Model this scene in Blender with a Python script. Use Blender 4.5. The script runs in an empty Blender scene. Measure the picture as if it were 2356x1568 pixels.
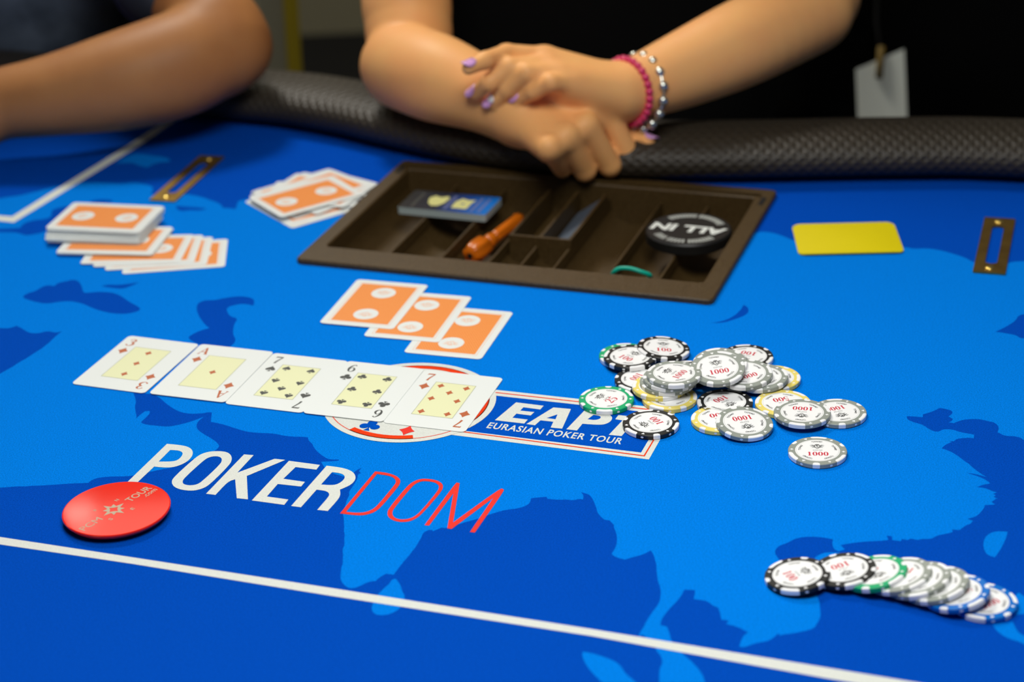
import bpy, bmesh, math, random
import numpy as np
from mathutils import Vector, Matrix
from mathutils.geometry import delaunay_2d_cdt

random.seed(7)
SC = bpy.context.scene
COL = SC.collection
PI = math.pi
R_ = math.radians

# ------------------------------------------------------------------ camera
cam_d = bpy.data.cameras.new('camera')
cam = bpy.data.objects.new('camera', cam_d)
COL.objects.link(cam)
SC.camera = cam
cam_d.sensor_width = 36.0
cam_d.sensor_fit = 'HORIZONTAL'
cam_d.lens = 68.817
cam.matrix_world = (Matrix.Translation((0, 0, 0.654173)) @ Matrix.Rotation(R_(90 - 25.40045), 4, 'X')
                    @ Matrix.Rotation(R_(-2.65425), 4, 'Z'))
cam_d.clip_start = 0.05
cam_d.dof.use_dof = True
cam_d.dof.focus_distance = 1.365
cam_d.dof.aperture_fstop = 5.0

# ------------------------------------------------------------------ world and lamps
SC.view_settings.view_transform = 'Standard'
SC.view_settings.look = 'None'
SC.view_settings.gamma = 1.0
SC.view_settings.use_curve_mapping = False
SC.view_settings.exposure = 0.0
world = bpy.data.worlds.new('room_air')
SC.world = world
world.use_nodes = True
world.node_tree.nodes['Background'].inputs['Color'].default_value = (0.85, 0.92, 1.0, 1)
world.node_tree.nodes['Background'].inputs['Strength'].default_value = 0.06

def area_lamp(name, loc, target, size, power, color):
    d = bpy.data.lights.new(name, 'AREA')
    d.shape = 'DISK'
    d.size = size
    d.energy = power
    d.color = color
    o = bpy.data.objects.new(name, d)
    COL.objects.link(o)
    o.location = loc
    o.rotation_euler = (Vector(target) - Vector(loc)).to_track_quat('-Z', 'Y').to_euler()
    return o
LAMP = (0.04, 0.85, 1.05)                      # added fill light, out of view over the near half of the table
area_lamp('table_fill_light', LAMP, (0.03, 1.0, 0), 0.62, 10.6, (1.0, 0.985, 0.94))
area_lamp('ceiling_lamp', (-0.55, 2.75, 1.90), (-0.15, 1.4, 0), 0.45, 27, (1.0, 0.96, 0.88))
area_lamp('ceiling_spot', (-1.21, 4.66, 2.03), (-1.21, 4.66, 0), 0.10, 0.10, (1.0, 0.94, 0.84))
panel = area_lamp('bright_ceiling_fill', (-1.2, 3.86, 2.06), (-1.2, 3.86, 0), 2.6, 20, (1.0, 0.92, 0.76))  # added area light standing in for the bright white ceiling
panel.data.shape = 'RECTANGLE'
panel.data.size_y = 1.8

# ------------------------------------------------------------------ measured layout, metres on the table plane
LAND = [(-0.92,1.66),(-0.90512,1.66288),(-0.89025,1.66584),(-0.87674,1.67274),(-0.86371,1.6805),(-0.84907,1.68494),(-0.8338,1.68385),(-0.81913,1.67873),(-0.80381,1.68139),(-0.78914,1.67553),(-0.77403,1.67096),(-0.76077,1.662),(-0.75116,1.64921),(-0.73571,1.64433),(-0.71996,1.64055),(-0.70551,1.6482),(-0.6895,1.65153),(-0.67502,1.65923),(-0.66717,1.67363),(-0.65076,1.67334),(-0.63696,1.68223),(-0.62174,1.68651),(-0.60652,1.68223),(-0.59138,1.68027),(-0.57612,1.68062),(-0.56061,1.68175),(-0.54831,1.69127),(-0.53382,1.69558),(-0.5217,1.70463),(-0.51063,1.71457),(-0.49961,1.72458),(-0.48755,1.73365),(-0.47918,1.74622),(-0.46094,1.7497),(-0.44976,1.75705),(-0.43094,1.76941),(-0.41105,1.7773),(-0.39381,1.77656),(-0.36687,1.76855),(-0.35671,1.77172),(-0.34515,1.76573),(-0.33429,1.75689),(-0.33467,1.73787),(-0.3115,1.72193),(-0.30372,1.7339),(-0.28933,1.72772),(-0.27521,1.71444),(-0.26458,1.70317),(-0.26136,1.69294),(-0.24857,1.68854),(-0.24862,1.70821),(-0.24083,1.71291),(-0.21037,1.69523),(-0.15955,1.6564),(-0.06508,1.67682),(0.12795,1.59994),(0.20043,1.56594),(0.21576,1.57359),(0.22216,1.57602),(0.23128,1.5717),(0.23958,1.56208),(0.2454,1.55255),(0.26622,1.53295),(0.30082,1.52726),(0.33642,1.52758),(0.34244,1.52227),(0.35197,1.52265),(0.36283,1.51829),(0.37348,1.50793),(0.38173,1.49795),(0.38459,1.49018),(0.39471,1.47432),(0.40729,1.47868),(0.41727,1.48632),(0.42694,1.48518),(0.44495,1.4934),(0.46641,1.4958),(0.48697,1.48918),(0.50496,1.50069),(0.52554,1.50637),(0.54138,1.51968),(0.55352,1.53641),(0.56962,1.54923),(0.5873,1.55975),(0.607,1.5554),(0.62671,1.55967),(0.64621,1.55672),(0.6659,1.55551),(0.68569,1.55319),(0.70403,1.54543),(0.72437,1.54922),(0.74319,1.54062),(0.76226,1.53503),(0.78213,1.53521),(0.80135,1.52807),(0.82135,1.53257),(0.83961,1.52317),(0.85826,1.51461),(0.87892,1.515),(0.89894,1.52012),(0.91671,1.51028),(0.93414,1.49987),(0.94555,1.48306),(0.95563,1.46541),(0.96551,1.44702),(0.98398,1.43727),(1.00102,1.42662),(1.02,1.42),(1.01287,1.4061),(1.00362,1.39351),(0.99039,1.38422),(0.98387,1.36943),(0.97526,1.35518),(0.96153,1.34576),(0.95658,1.33005),(0.95659,1.31359),(0.94907,1.29893),(0.9421,1.28399),(0.92936,1.27296),(0.9132,1.26815),(0.90777,1.25335),(0.8998,1.23974),(0.89031,1.22674),(0.88727,1.21093),(0.8913,1.19529),(0.89042,1.17916),(0.89327,1.16336),(0.89263,1.14732),(0.88477,1.13247),(0.87255,1.12095),(0.87175,1.10437),(0.86903,1.08799),(0.86087,1.07332),(0.84704,1.06379),(0.84424,1.04768),(0.84201,1.03148),(0.84499,1.01548),(0.84031,0.9999),(0.8372,0.98424),(0.83,0.97),(0.82647,0.98693),(0.81473,0.99963),(0.8022,1.01068),(0.78839,1.02008),(0.77197,1.02504),(0.75856,1.03573),(0.74712,1.04844),(0.74052,1.0642),(0.72684,1.07372),(0.71105,1.07903),(0.69837,1.09015),(0.6823,1.09524),(0.66769,1.1045),(0.65076,1.108),(0.63436,1.10151),(0.61694,1.10428),(0.60017,1.10141),(0.58574,1.09241),(0.56908,1.09472),(0.55235,1.09296),(0.53573,1.09272),(0.51975,1.09732),(0.50293,1.09853),(0.48828,1.10688),(0.47239,1.11337),(0.45752,1.12194),(0.44055,1.119),(0.42334,1.11982),(0.41248,1.13277),(0.39739,1.14037),(0.38466,1.15097),(0.34872,1.18027),(0.34736,1.18471),(0.3439,1.18721),(0.3394,1.18766),(0.33629,1.18959),(0.33568,1.19128),(0.33369,1.19365),(0.336,1.1989),(0.33655,1.20326),(0.33521,1.20839),(0.33154,1.21042),(0.32622,1.21431),(0.31857,1.21507),(0.3131,1.21394),(0.30702,1.21007),(0.3037,1.21152),(0.3061,1.21295),(0.30786,1.21614),(0.30565,1.2203),(0.30983,1.22498),(0.30967,1.22898),(0.30656,1.23158),(0.30229,1.23373),(0.29846,1.23068),(0.29413,1.22769),(0.28866,1.2254),(0.28747,1.22099),(0.28103,1.22276),(0.27703,1.22373),(0.2761,1.22043),(0.27722,1.21695),(0.28064,1.21325),(0.28426,1.21066),(0.28584,1.20828),(0.28865,1.20193),(0.29161,1.19889),(0.29414,1.19864),(0.29675,1.20113),(0.30002,1.20191),(0.30484,1.20033),(0.30815,1.19671),(0.31181,1.19471),(0.3171,1.19201),(0.31562,1.18674),(0.31236,1.18814),(0.30398,1.18734),(0.30114,1.18384),(0.29826,1.18466),(0.29941,1.18294),(0.29399,1.17918),(0.29072,1.17471),(0.29349,1.17232),(0.29742,1.16719),(0.30073,1.15955),(0.30679,1.14252),(0.31001,1.13513),(0.31184,1.13244),(0.30559,1.13736),(0.29967,1.13964),(0.30713,1.13339),(0.31078,1.12804),(0.31177,1.12397),(0.30603,1.12253),(0.302,1.11994),(0.30703,1.11849),(0.31004,1.11477),(0.31327,1.11203),(0.31067,1.11032),(0.31164,1.10829),(0.30999,1.10651),(0.31171,1.10365),(0.31187,1.10497),(0.30713,1.10036),(0.3084,1.09666),(0.30188,1.09655),(0.30018,1.09243),(0.29369,1.08315),(0.28661,1.08031),(0.28962,1.07794),(0.28729,1.074),(0.2842,1.0729),(0.27866,1.06722),(0.27396,1.06832),(0.27406,1.06558),(0.27238,1.06437),(0.26268,1.06184),(0.25907,1.05811),(0.25218,1.05872),(0.25053,1.05753),(0.24606,1.05967),(0.24365,1.05814),(0.24047,1.05977),(0.23925,1.05718),(0.23434,1.05897),(0.23491,1.06365),(0.23158,1.06462),(0.23206,1.05984),(0.22973,1.0587),(0.21431,1.05873),(0.20268,1.05641),(0.20119,1.05587),(0.20269,1.05041),(0.19858,1.04878),(0.19617,1.05098),(0.19589,1.05768),(0.19748,1.06292),(0.19167,1.06615),(0.1821,1.06809),(0.17407,1.06636),(0.16842,1.06146),(0.1616,1.05804),(0.1585,1.05099),(0.15964,1.04429),(0.16284,1.03296),(0.17445,1.01918),(0.17784,1.00636),(0.17714,0.99779),(0.17635,0.97855),(0.17276,0.97057),(0.16897,0.9633),(0.14752,0.95928),(0.15023,0.95888),(0.14798,0.96137),(0.14556,0.95811),(0.14108,0.9539),(0.13381,0.95278),(0.12683,0.94881),(0.12371,0.94963),(0.12691,0.95964),(0.13072,0.96395),(0.12562,0.97019),(0.11882,0.97369),(0.12119,0.97703),(0.11676,0.97858),(0.11686,0.98512),(0.11629,0.99178),(0.11379,0.9932),(0.11048,0.99956),(0.10268,1.00206),(0.10471,1.01178),(0.09805,1.01297),(0.09571,1.00634),(0.09166,0.99932),(0.08623,0.99128),(0.08141,0.98211),(0.08018,0.97571),(0.08395,0.97364),(0.08472,0.96774),(0.08505,0.95733),(0.09197,0.94208),(0.09522,0.93626),(0.09923,0.92607),(0.1004,0.91647),(0.09985,0.8973),(0.07282,0.89941),(0.0745,0.91851),(0.07561,0.93123),(0.078,0.93654),(0.07795,0.94321),(0.07588,0.94899),(0.07174,0.96129),(0.06892,0.96671),(0.06614,0.96463),(0.06864,0.97139),(0.07276,0.98164),(0.07762,0.992),(0.08157,0.99895),(0.08343,1.00862),(0.08386,1.0173),(0.08272,1.0237),(0.08336,1.03901),(0.08333,1.05078),(0.08245,1.05681),(0.08134,1.06024),(0.07978,1.05838),(0.07603,1.05538),(0.06884,1.05271),(0.06448,1.05045),(0.05912,1.05356),(0.0566,1.05775),(0.05997,1.06615),(0.06123,1.07416),(0.06143,1.08236),(0.06016,1.0901),(0.06071,1.09284),(0.0579,1.09942),(0.05504,1.09996),(0.05309,1.10339),(0.05058,1.11003),(0.05056,1.11579),(0.04787,1.1326),(0.0442,1.1359),(0.04133,1.13765),(0.04294,1.13305),(0.0423,1.12796),(0.0394,1.12896),(0.03563,1.12711),(0.03056,1.12904),(0.02612,1.12872),(0.01883,1.13086),(0.01819,1.13357),(0.01077,1.13308),(0.0078,1.13261),(0.00686,1.12537),(0.00012,1.12017),(-0.01016,1.11894),(-0.01973,1.11406),(-0.02778,1.10908),(-0.03722,1.10497),(-0.04804,1.09891),(-0.05166,1.09993),(-0.05701,1.09594),(-0.05776,1.09768),(-0.061,1.09727),(-0.06346,1.09401),(-0.06441,1.08856),(-0.06641,1.08187),(-0.07104,1.06876),(-0.07634,1.05726),(-0.08082,1.04525),(-0.08294,1.04608),(-0.08575,1.04697),(-0.08975,1.0428),(-0.09167,1.03911),(-0.09581,1.03882),(-0.10176,1.0336),(-0.10579,1.03166),(-0.1093,1.03297),(-0.11314,1.03967),(-0.11422,1.0462),(-0.11413,1.05661),(-0.11393,1.07118),(-0.1144,1.09164),(-0.11554,1.11134),(-0.11694,1.12291),(-0.11742,1.12713),(-0.11599,1.13429),(-0.11566,1.14162),(-0.11412,1.14743),(-0.11475,1.15198),(-0.11349,1.15638),(-0.11095,1.16527),(-0.10975,1.1713),(-0.10999,1.17596),(-0.10781,1.17809),(-0.10946,1.18059),(-0.10778,1.18513),(-0.11108,1.1823),(-0.11386,1.17711),(-0.119,1.17372),(-0.12533,1.17772),(-0.13098,1.18263),(-0.1341,1.1892),(-0.13652,1.19657),(-0.13034,1.19646),(-0.1242,1.19698),(-0.12429,1.19859),(-0.13052,1.19919),(-0.13379,1.2019),(-0.13982,1.21055),(-0.14355,1.21907),(-0.1447,1.22411),(-0.14732,1.22768),(-0.14855,1.23362),(-0.16464,1.23687),(-0.17302,1.2419),(-0.18515,1.24394),(-0.19337,1.24644),(-0.20198,1.25239),(-0.21249,1.26028),(-0.22146,1.26463),(-0.22199,1.27251),(-0.22243,1.27957),(-0.22583,1.28009),(-0.22891,1.27864),(-0.23952,1.27882),(-0.24837,1.28412),(-0.2583,1.29672),(-0.26378,1.30632),(-0.27075,1.31434),(-0.28584,1.31772),(-0.28145,1.30267),(-0.28158,1.29548),(-0.27907,1.28455),(-0.27728,1.27558),(-0.27562,1.28068),(-0.27242,1.28654),(-0.2691,1.2862),(-0.26844,1.28172),(-0.27304,1.26906),(-0.27005,1.2653),(-0.25941,1.26201),(-0.25268,1.25996),(-0.24488,1.26177),(-0.23506,1.26684),(-0.22737,1.27339),(-0.23037,1.26811),(-0.23153,1.26131),(-0.23025,1.25432),(-0.22535,1.24704),(-0.21707,1.23782),(-0.21228,1.23069),(-0.2105,1.22556),(-0.21384,1.21891),(-0.22737,1.2094),(-0.2378,1.19849),(-0.24749,1.19631),(-0.25522,1.19333),(-0.26681,1.18828),(-0.28235,1.18944),(-0.29005,1.18863),(-0.2941,1.18596),(-0.29609,1.18189),(-0.32681,1.18114),(-0.35671,1.18091),(-0.37465,1.18078),(-0.38049,1.18012),(-0.39701,1.16757),(-0.41654,1.16055),(-0.43733,1.15613),(-0.45751,1.16279),(-0.47592,1.17206),(-0.49472,1.18053),(-0.51431,1.17184),(-0.53554,1.17474),(-0.55596,1.17823),(-0.57565,1.17178),(-0.59378,1.1805),(-0.61224,1.18849),(-0.62956,1.19796),(-0.64633,1.20838),(-0.66584,1.21152),(-0.68496,1.21648),(-0.7021,1.22917),(-0.71065,1.24869),(-0.72949,1.25776),(-0.74426,1.27254),(-0.76362,1.2813),(-0.77841,1.29657),(-0.79806,1.30513),(-0.81947,1.30421),(-0.8391,1.3135),(-0.86049,1.30971),(-0.87841,1.29825),(-0.89958,1.29607),(-0.91864,1.30442),(-0.93942,1.30551),(-0.95886,1.29649),(-0.98,1.3),(-0.97693,1.3122),(-0.9815,1.32392),(-0.98695,1.33467),(-0.99007,1.34631),(-0.99451,1.35747),(-0.99511,1.36947),(-0.99713,1.38119),(-1.00102,1.39243),(-1.00145,1.40479),(-0.99724,1.41643),(-1.00063,1.42824),(-1.00046,1.44052),(-0.99595,1.45168),(-0.99089,1.46262),(-0.98868,1.47454),(-0.98379,1.48563),(-0.97831,1.49652),(-0.97626,1.50854),(-0.97025,1.51925),(-0.96067,1.52693),(-0.95772,1.53877),(-0.95007,1.54828),(-0.94146,1.55661),(-0.93477,1.56655),(-0.9344,1.57922),(-0.9293,1.59083),(-0.9219,1.60084),(-0.91522,1.61135),(-0.91083,1.62344),(-0.91128,1.6363),(-0.91667,1.64777)]
SEAS = [[(-0.49368,1.67249),(-0.46178,1.66587),(-0.44365,1.66633),(-0.44281,1.67704),(-0.43511,1.68427),(-0.42309,1.68551),(-0.41948,1.69333),(-0.42329,1.70774),(-0.41433,1.71506),(-0.40264,1.71925),(-0.39361,1.71527),(-0.40321,1.67757),(-0.41867,1.65258),(-0.42789,1.64841),(-0.43454,1.64658),(-0.44447,1.65574),(-0.45999,1.65764),(-0.49112,1.66145)],[(-0.39141,1.72638),(-0.38175,1.73089),(-0.36845,1.72632),(-0.36961,1.72075),(-0.38532,1.72132)],[(-0.30598,1.70418),(-0.29616,1.70013),(-0.28343,1.69712),(-0.27561,1.69194),(-0.28237,1.68862),(-0.29297,1.69134),(-0.29877,1.68874),(-0.30482,1.69562)],[(-0.40885,1.50754),(-0.40671,1.5153),(-0.4,1.51914),(-0.39611,1.52798),(-0.392,1.53101),(-0.38575,1.52796),(-0.38423,1.53481),(-0.37717,1.53753),(-0.37203,1.54048),(-0.36654,1.5363),(-0.3615,1.52401),(-0.35823,1.51093),(-0.35347,1.51038),(-0.34626,1.51186),(-0.33465,1.50938),(-0.32611,1.5027),(-0.31526,1.48678),(-0.30748,1.47811),(-0.30383,1.47217),(-0.30577,1.46689),(-0.3134,1.46336),(-0.32266,1.46439),(-0.33249,1.46877),(-0.34295,1.47654),(-0.35525,1.48905),(-0.36551,1.4947),(-0.37474,1.49462),(-0.38519,1.4913),(-0.39438,1.49571),(-0.40408,1.50245)],[(-0.34541,1.52332),(-0.3393,1.52612),(-0.33143,1.52405),(-0.3232,1.52543),(-0.31321,1.52779),(-0.31958,1.52036),(-0.32533,1.51522),(-0.33219,1.51717),(-0.34022,1.5204)],[(-0.25874,1.47667),(-0.25321,1.48386),(-0.2439,1.4828),(-0.23697,1.48651),(-0.22348,1.48949),(-0.21079,1.48242),(-0.21073,1.46795),(-0.21903,1.47331),(-0.22699,1.47088),(-0.23123,1.46804),(-0.23246,1.46268),(-0.22823,1.44916),(-0.22047,1.44399),(-0.22294,1.43359),(-0.22199,1.41668),(-0.22041,1.41029),(-0.21784,1.40281),(-0.22015,1.39187),(-0.2274,1.3866),(-0.23657,1.39061),(-0.24604,1.39668),(-0.25742,1.41018),(-0.25554,1.41618),(-0.24942,1.42385),(-0.24196,1.42829),(-0.24622,1.43404),(-0.2553,1.4565)],[(-0.45164,1.45234),(-0.4144,1.44719),(-0.40863,1.44549),(-0.40449,1.44717),(-0.40149,1.45004),(-0.39575,1.44408),(-0.38848,1.43483),(-0.38095,1.43296),(-0.37378,1.43744),(-0.36656,1.43244),(-0.3617,1.43507),(-0.36534,1.42603),(-0.36833,1.41394),(-0.37071,1.40805),(-0.37679,1.39453),(-0.38636,1.37766),(-0.39575,1.36111),(-0.42125,1.32418)],[(0.15684,1.39389),(0.16473,1.39563),(0.17186,1.4001),(0.17826,1.40732),(0.18396,1.41737),(0.18662,1.42518),(0.18941,1.42081),(0.18931,1.41142),(0.18448,1.40398),(0.17605,1.39832),(0.16659,1.39281)],[(0.37113,1.35369),(0.3833,1.3638),(0.39213,1.37311),(0.3951,1.38058),(0.40096,1.38386),(0.42855,1.38735),(0.43146,1.35851),(0.41437,1.33524),(0.38681,1.33947),(0.38555,1.34709)]]
ISLANDS = [[(-0.38289,1.82747),(-0.37418,1.84862),(-0.36389,1.85369),(-0.34597,1.84481),(-0.33157,1.83646),(-0.32799,1.82645),(-0.34291,1.82371),(-0.34882,1.81196),(-0.35843,1.81792),(-0.36549,1.82831)],[(0.2899,1.05067),(0.29249,1.05715),(0.2972,1.06215),(0.30181,1.06377),(0.30819,1.06252),(0.30519,1.05467),(0.29856,1.04194),(0.29299,1.03326),(0.28888,1.03623),(0.28839,1.04284)],[(0.29454,0.99028),(0.29776,0.99245),(0.30148,0.98362),(0.29973,0.97179),(0.29476,0.96984),(0.28985,0.96907),(0.29026,0.97855)],[(0.27385,0.95986),(0.28619,0.96233),(0.28616,0.95191),(0.28893,0.94711),(0.2939,0.94443),(0.28978,0.93351),(0.28647,0.94051),(0.27878,0.94566),(0.27475,0.95285)],[(0.18213,1.04167),(0.1847,1.04472),(0.19013,1.0482),(0.19898,1.04703),(0.19441,1.04059),(0.18811,1.03593),(0.18267,1.03641)],[(-0.08201,1.03956),(-0.07928,1.04061),(-0.0763,1.03396),(-0.07464,1.02497),(-0.07316,1.02109),(-0.07297,1.01486),(-0.07482,1.00886),(-0.07737,1.00419),(-0.08262,1.00038),(-0.08933,1.00033),(-0.09292,1.00549),(-0.09257,1.01281),(-0.09027,1.02254),(-0.08646,1.02975),(-0.08256,1.03577)],[(0.03202,0.94916),(0.03313,0.95189),(0.03851,0.94977),(0.04533,0.94529),(0.05082,0.94094),(0.05426,0.93513),(0.05569,0.92844),(0.06135,0.91955),(0.06771,0.90503),(0.05036,0.90639),(0.04191,0.92109),(0.0368,0.93104),(0.03347,0.94011)]]
WORD_WHITE = [[[(-0.24898,1.23343),(-0.23994,1.2309),(-0.23322,1.22777),(-0.22939,1.22246),(-0.22815,1.21582),(-0.22928,1.20946),(-0.23237,1.20334),(-0.23868,1.19837),(-0.24561,1.19823),(-0.25329,1.20055),(-0.26517,1.17007),(-0.27191,1.17192)],[(-0.2453,1.224),(-0.23882,1.22256),(-0.2356,1.21898),(-0.23574,1.21412),(-0.23774,1.20866),(-0.24135,1.2066),(-0.2512,1.20754)]],[[(-0.21172,1.21912),(-0.20529,1.21768),(-0.20128,1.21323),(-0.19954,1.20661),(-0.20006,1.19866),(-0.21074,1.17156),(-0.21535,1.16588),(-0.22185,1.16345),(-0.2297,1.1657),(-0.2352,1.17002),(-0.23798,1.17641),(-0.23778,1.18336),(-0.22623,1.20997),(-0.22231,1.21607),(-0.21717,1.21883)],[(-0.21165,1.2118),(-0.20791,1.20983),(-0.20643,1.20566),(-0.2071,1.19933),(-0.21727,1.17524),(-0.22063,1.17172),(-0.22514,1.17137),(-0.22919,1.17328),(-0.23063,1.17727),(-0.22965,1.18259),(-0.21953,1.20611),(-0.21619,1.21062)]],[[(-0.19182,1.21232),(-0.18485,1.21052),(-0.19371,1.18622),(-0.16959,1.20373),(-0.16179,1.20138),(-0.18664,1.18087),(-0.18257,1.14854),(-0.19028,1.15075),(-0.19424,1.17694),(-0.19889,1.17429),(-0.20535,1.15663),(-0.21207,1.15876)]],[[(-0.15919,1.19985),(-0.13697,1.19185),(-0.13897,1.18526),(-0.15378,1.19029),(-0.16089,1.17457),(-0.14562,1.16883),(-0.14779,1.16261),(-0.16408,1.16765),(-0.17011,1.15112),(-0.15506,1.1457),(-0.15723,1.13881),(-0.17978,1.1468)]],[[(-0.13225,1.19029),(-0.12205,1.1868),(-0.11488,1.18188),(-0.11148,1.17533),(-0.11111,1.16835),(-0.11378,1.16172),(-0.12097,1.15587),(-0.12022,1.14949),(-0.12099,1.1436),(-0.12742,1.12804),(-0.13457,1.13015),(-0.12793,1.14722),(-0.12779,1.15094),(-0.12992,1.15489),(-0.13685,1.15735),(-0.14576,1.13453),(-0.15247,1.1369)],[(-0.12781,1.18076),(-0.12157,1.17861),(-0.11843,1.17444),(-0.11911,1.1691),(-0.12293,1.16334),(-0.12741,1.16254),(-0.13431,1.1641)]]]
WORD_RED = [[[(-0.09814,1.17901),(-0.09043,1.17659),(-0.08394,1.17211),(-0.08061,1.16666),(-0.08015,1.16216),(-0.08152,1.15597),(-0.09119,1.1321),(-0.09517,1.12459),(-0.1005,1.12087),(-0.10656,1.11999),(-0.119,1.12412)],[(-0.09671,1.17525),(-0.08772,1.17182),(-0.08411,1.16763),(-0.08313,1.16308),(-0.08411,1.15873),(-0.09374,1.13416),(-0.09715,1.12779),(-0.10187,1.124),(-0.10797,1.12371),(-0.11512,1.12581)]],[[(-0.06359,1.1657),(-0.05664,1.16352),(-0.05218,1.15891),(-0.05087,1.15374),(-0.05203,1.14696),(-0.0633,1.12108),(-0.06799,1.11315),(-0.07274,1.10943),(-0.07817,1.1091),(-0.0831,1.11155),(-0.0866,1.11603),(-0.08772,1.12151),(-0.08674,1.12805),(-0.07588,1.15544),(-0.07229,1.16143),(-0.06798,1.16509)],[(-0.06353,1.16251),(-0.05721,1.16027),(-0.05434,1.15658),(-0.05366,1.15274),(-0.05483,1.14722),(-0.06516,1.12245),(-0.06926,1.11564),(-0.07343,1.11269),(-0.07827,1.1123),(-0.08198,1.11442),(-0.08394,1.11817),(-0.08439,1.1224),(-0.08335,1.12774),(-0.07331,1.15269),(-0.07034,1.15871),(-0.06727,1.16159)]],[[(-0.06264,1.10381),(-0.04339,1.15556),(-0.04185,1.15819),(-0.03984,1.15712),(-0.04396,1.10565),(-0.01543,1.14355),(-0.01166,1.14719),(-0.01001,1.14554),(-0.01081,1.14188),(-0.02982,1.09155),(-0.03293,1.09264),(-0.01738,1.13509),(-0.04481,1.09753),(-0.04769,1.09838),(-0.04406,1.14373),(-0.05961,1.10319)]]]
EAPT = [[[(0.00088,1.2726),(0.02086,1.26514),(0.01813,1.25959),(0.00607,1.2643),(0.0036,1.25916),(0.01373,1.25597),(0.01085,1.25093),(0.00082,1.25481),(-0.0023,1.24866),(0.00869,1.24471),(0.00596,1.23888),(-0.01495,1.24621)]],[[(0.02778,1.26181),(0.04034,1.25808),(0.03271,1.2285),(0.02461,1.23098),(0.02692,1.23963),(0.01777,1.24267),(0.01358,1.23559),(0.00752,1.23802)],[(0.03034,1.2507),(0.02858,1.2433),(0.02218,1.24579)]],[[(0.05021,1.2552),(0.06424,1.25018),(0.06887,1.2447),(0.0692,1.23968),(0.06654,1.23428),(0.06107,1.23102),(0.04745,1.23448),(0.04302,1.2247),(0.03561,1.22724)],[(0.0561,1.24741),(0.06062,1.24524),(0.06125,1.2426),(0.05965,1.2402),(0.05628,1.23912),(0.05143,1.24102)]],[[(0.07388,1.24534),(0.0932,1.23828),(0.09037,1.23191),(0.08396,1.23396),(0.07395,1.21337),(0.06503,1.21603),(0.07626,1.23684),(0.07114,1.23906)]]]
TOUR_LINE = [(-0.02134,1.23524),(0.07247,1.20152),(-0.0183,1.24313)]
FRAME_OUT = [(-0.02598,1.29886),(0.11636,1.24927),(0.09015,1.17785),(-0.04927,1.22822)]
FRAME_RED_OUT = [(-0.026,1.29492),(0.11196,1.24697),(0.0876,1.1823),(-0.04933,1.2345)]
FRAME_RED_IN = [(-0.02601,1.29356),(0.11074,1.24595),(0.08709,1.18393),(-0.04935,1.23576)]
FRAME_IN = [(-0.02603,1.28934),(0.10655,1.24364),(0.08558,1.18819),(-0.04936,1.23675)]
EMBLEM_C = [(-0.0772,1.2824)]
EMB_CLUB = [(-0.1055,1.24319),(-0.10107,1.24191)]
EMB_DIA = [(-0.07784,1.23624),(-0.0834,1.23645),(-0.07785,1.24216),(-0.07215,1.23652),(-0.07766,1.22985)]
LINE_NEAR = [[(-0.50339,1.17124),(-0.34219,1.1139),(-0.25124,1.08104),(-0.11964,1.03327),(0.03896,0.9748),(0.17012,0.92492),(0.30432,0.87358)],[(-0.50014,1.16098),(-0.34014,1.10442),(-0.24999,1.07305),(-0.11907,1.02433),(0.03855,0.96753),(0.16842,0.91461),(0.30147,0.86358)]]
LINE_FAR = [[(-0.64842,1.75982),(-0.46902,1.69932),(-0.45695,1.69564),(-0.37654,1.88496),(-0.33569,1.99014),(-0.2858,2.10992)],[(-0.64387,1.74451),(-0.46602,1.68544),(-0.45213,1.6804),(-0.36394,1.88323),(-0.32666,1.98453),(-0.27347,2.10805)]]
BOARD = [[-0.2911,1.3668,-0.3636],[-0.2295,1.3445,-0.3377],[-0.1703,1.3225,-0.3398],[-0.1112,1.3016,-0.3293],[-0.0518,1.2808,-0.3344]]
BURN = [[-0.1104,1.4583,-0.3074],[-0.074,1.4306,-0.2986],[-0.041,1.3978,-0.3076]]
DECK_TOP = [-0.3606,1.6491,1.3437]
DECK_LOW = [-0.3613,1.6414,1.3888]
PACKET = [-0.348,1.6173,1.3985]
FAN = [[-0.3255,1.5986,1.4933],[-0.3151,1.5944,1.5618],[-0.3047,1.588,1.6024],[-0.2896,1.5805,1.6398]]
MUCK_TOP = [-0.1731,1.6961,2.1586]
MUCK_LOW = [-0.1911,1.6869,0.6067]
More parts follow.
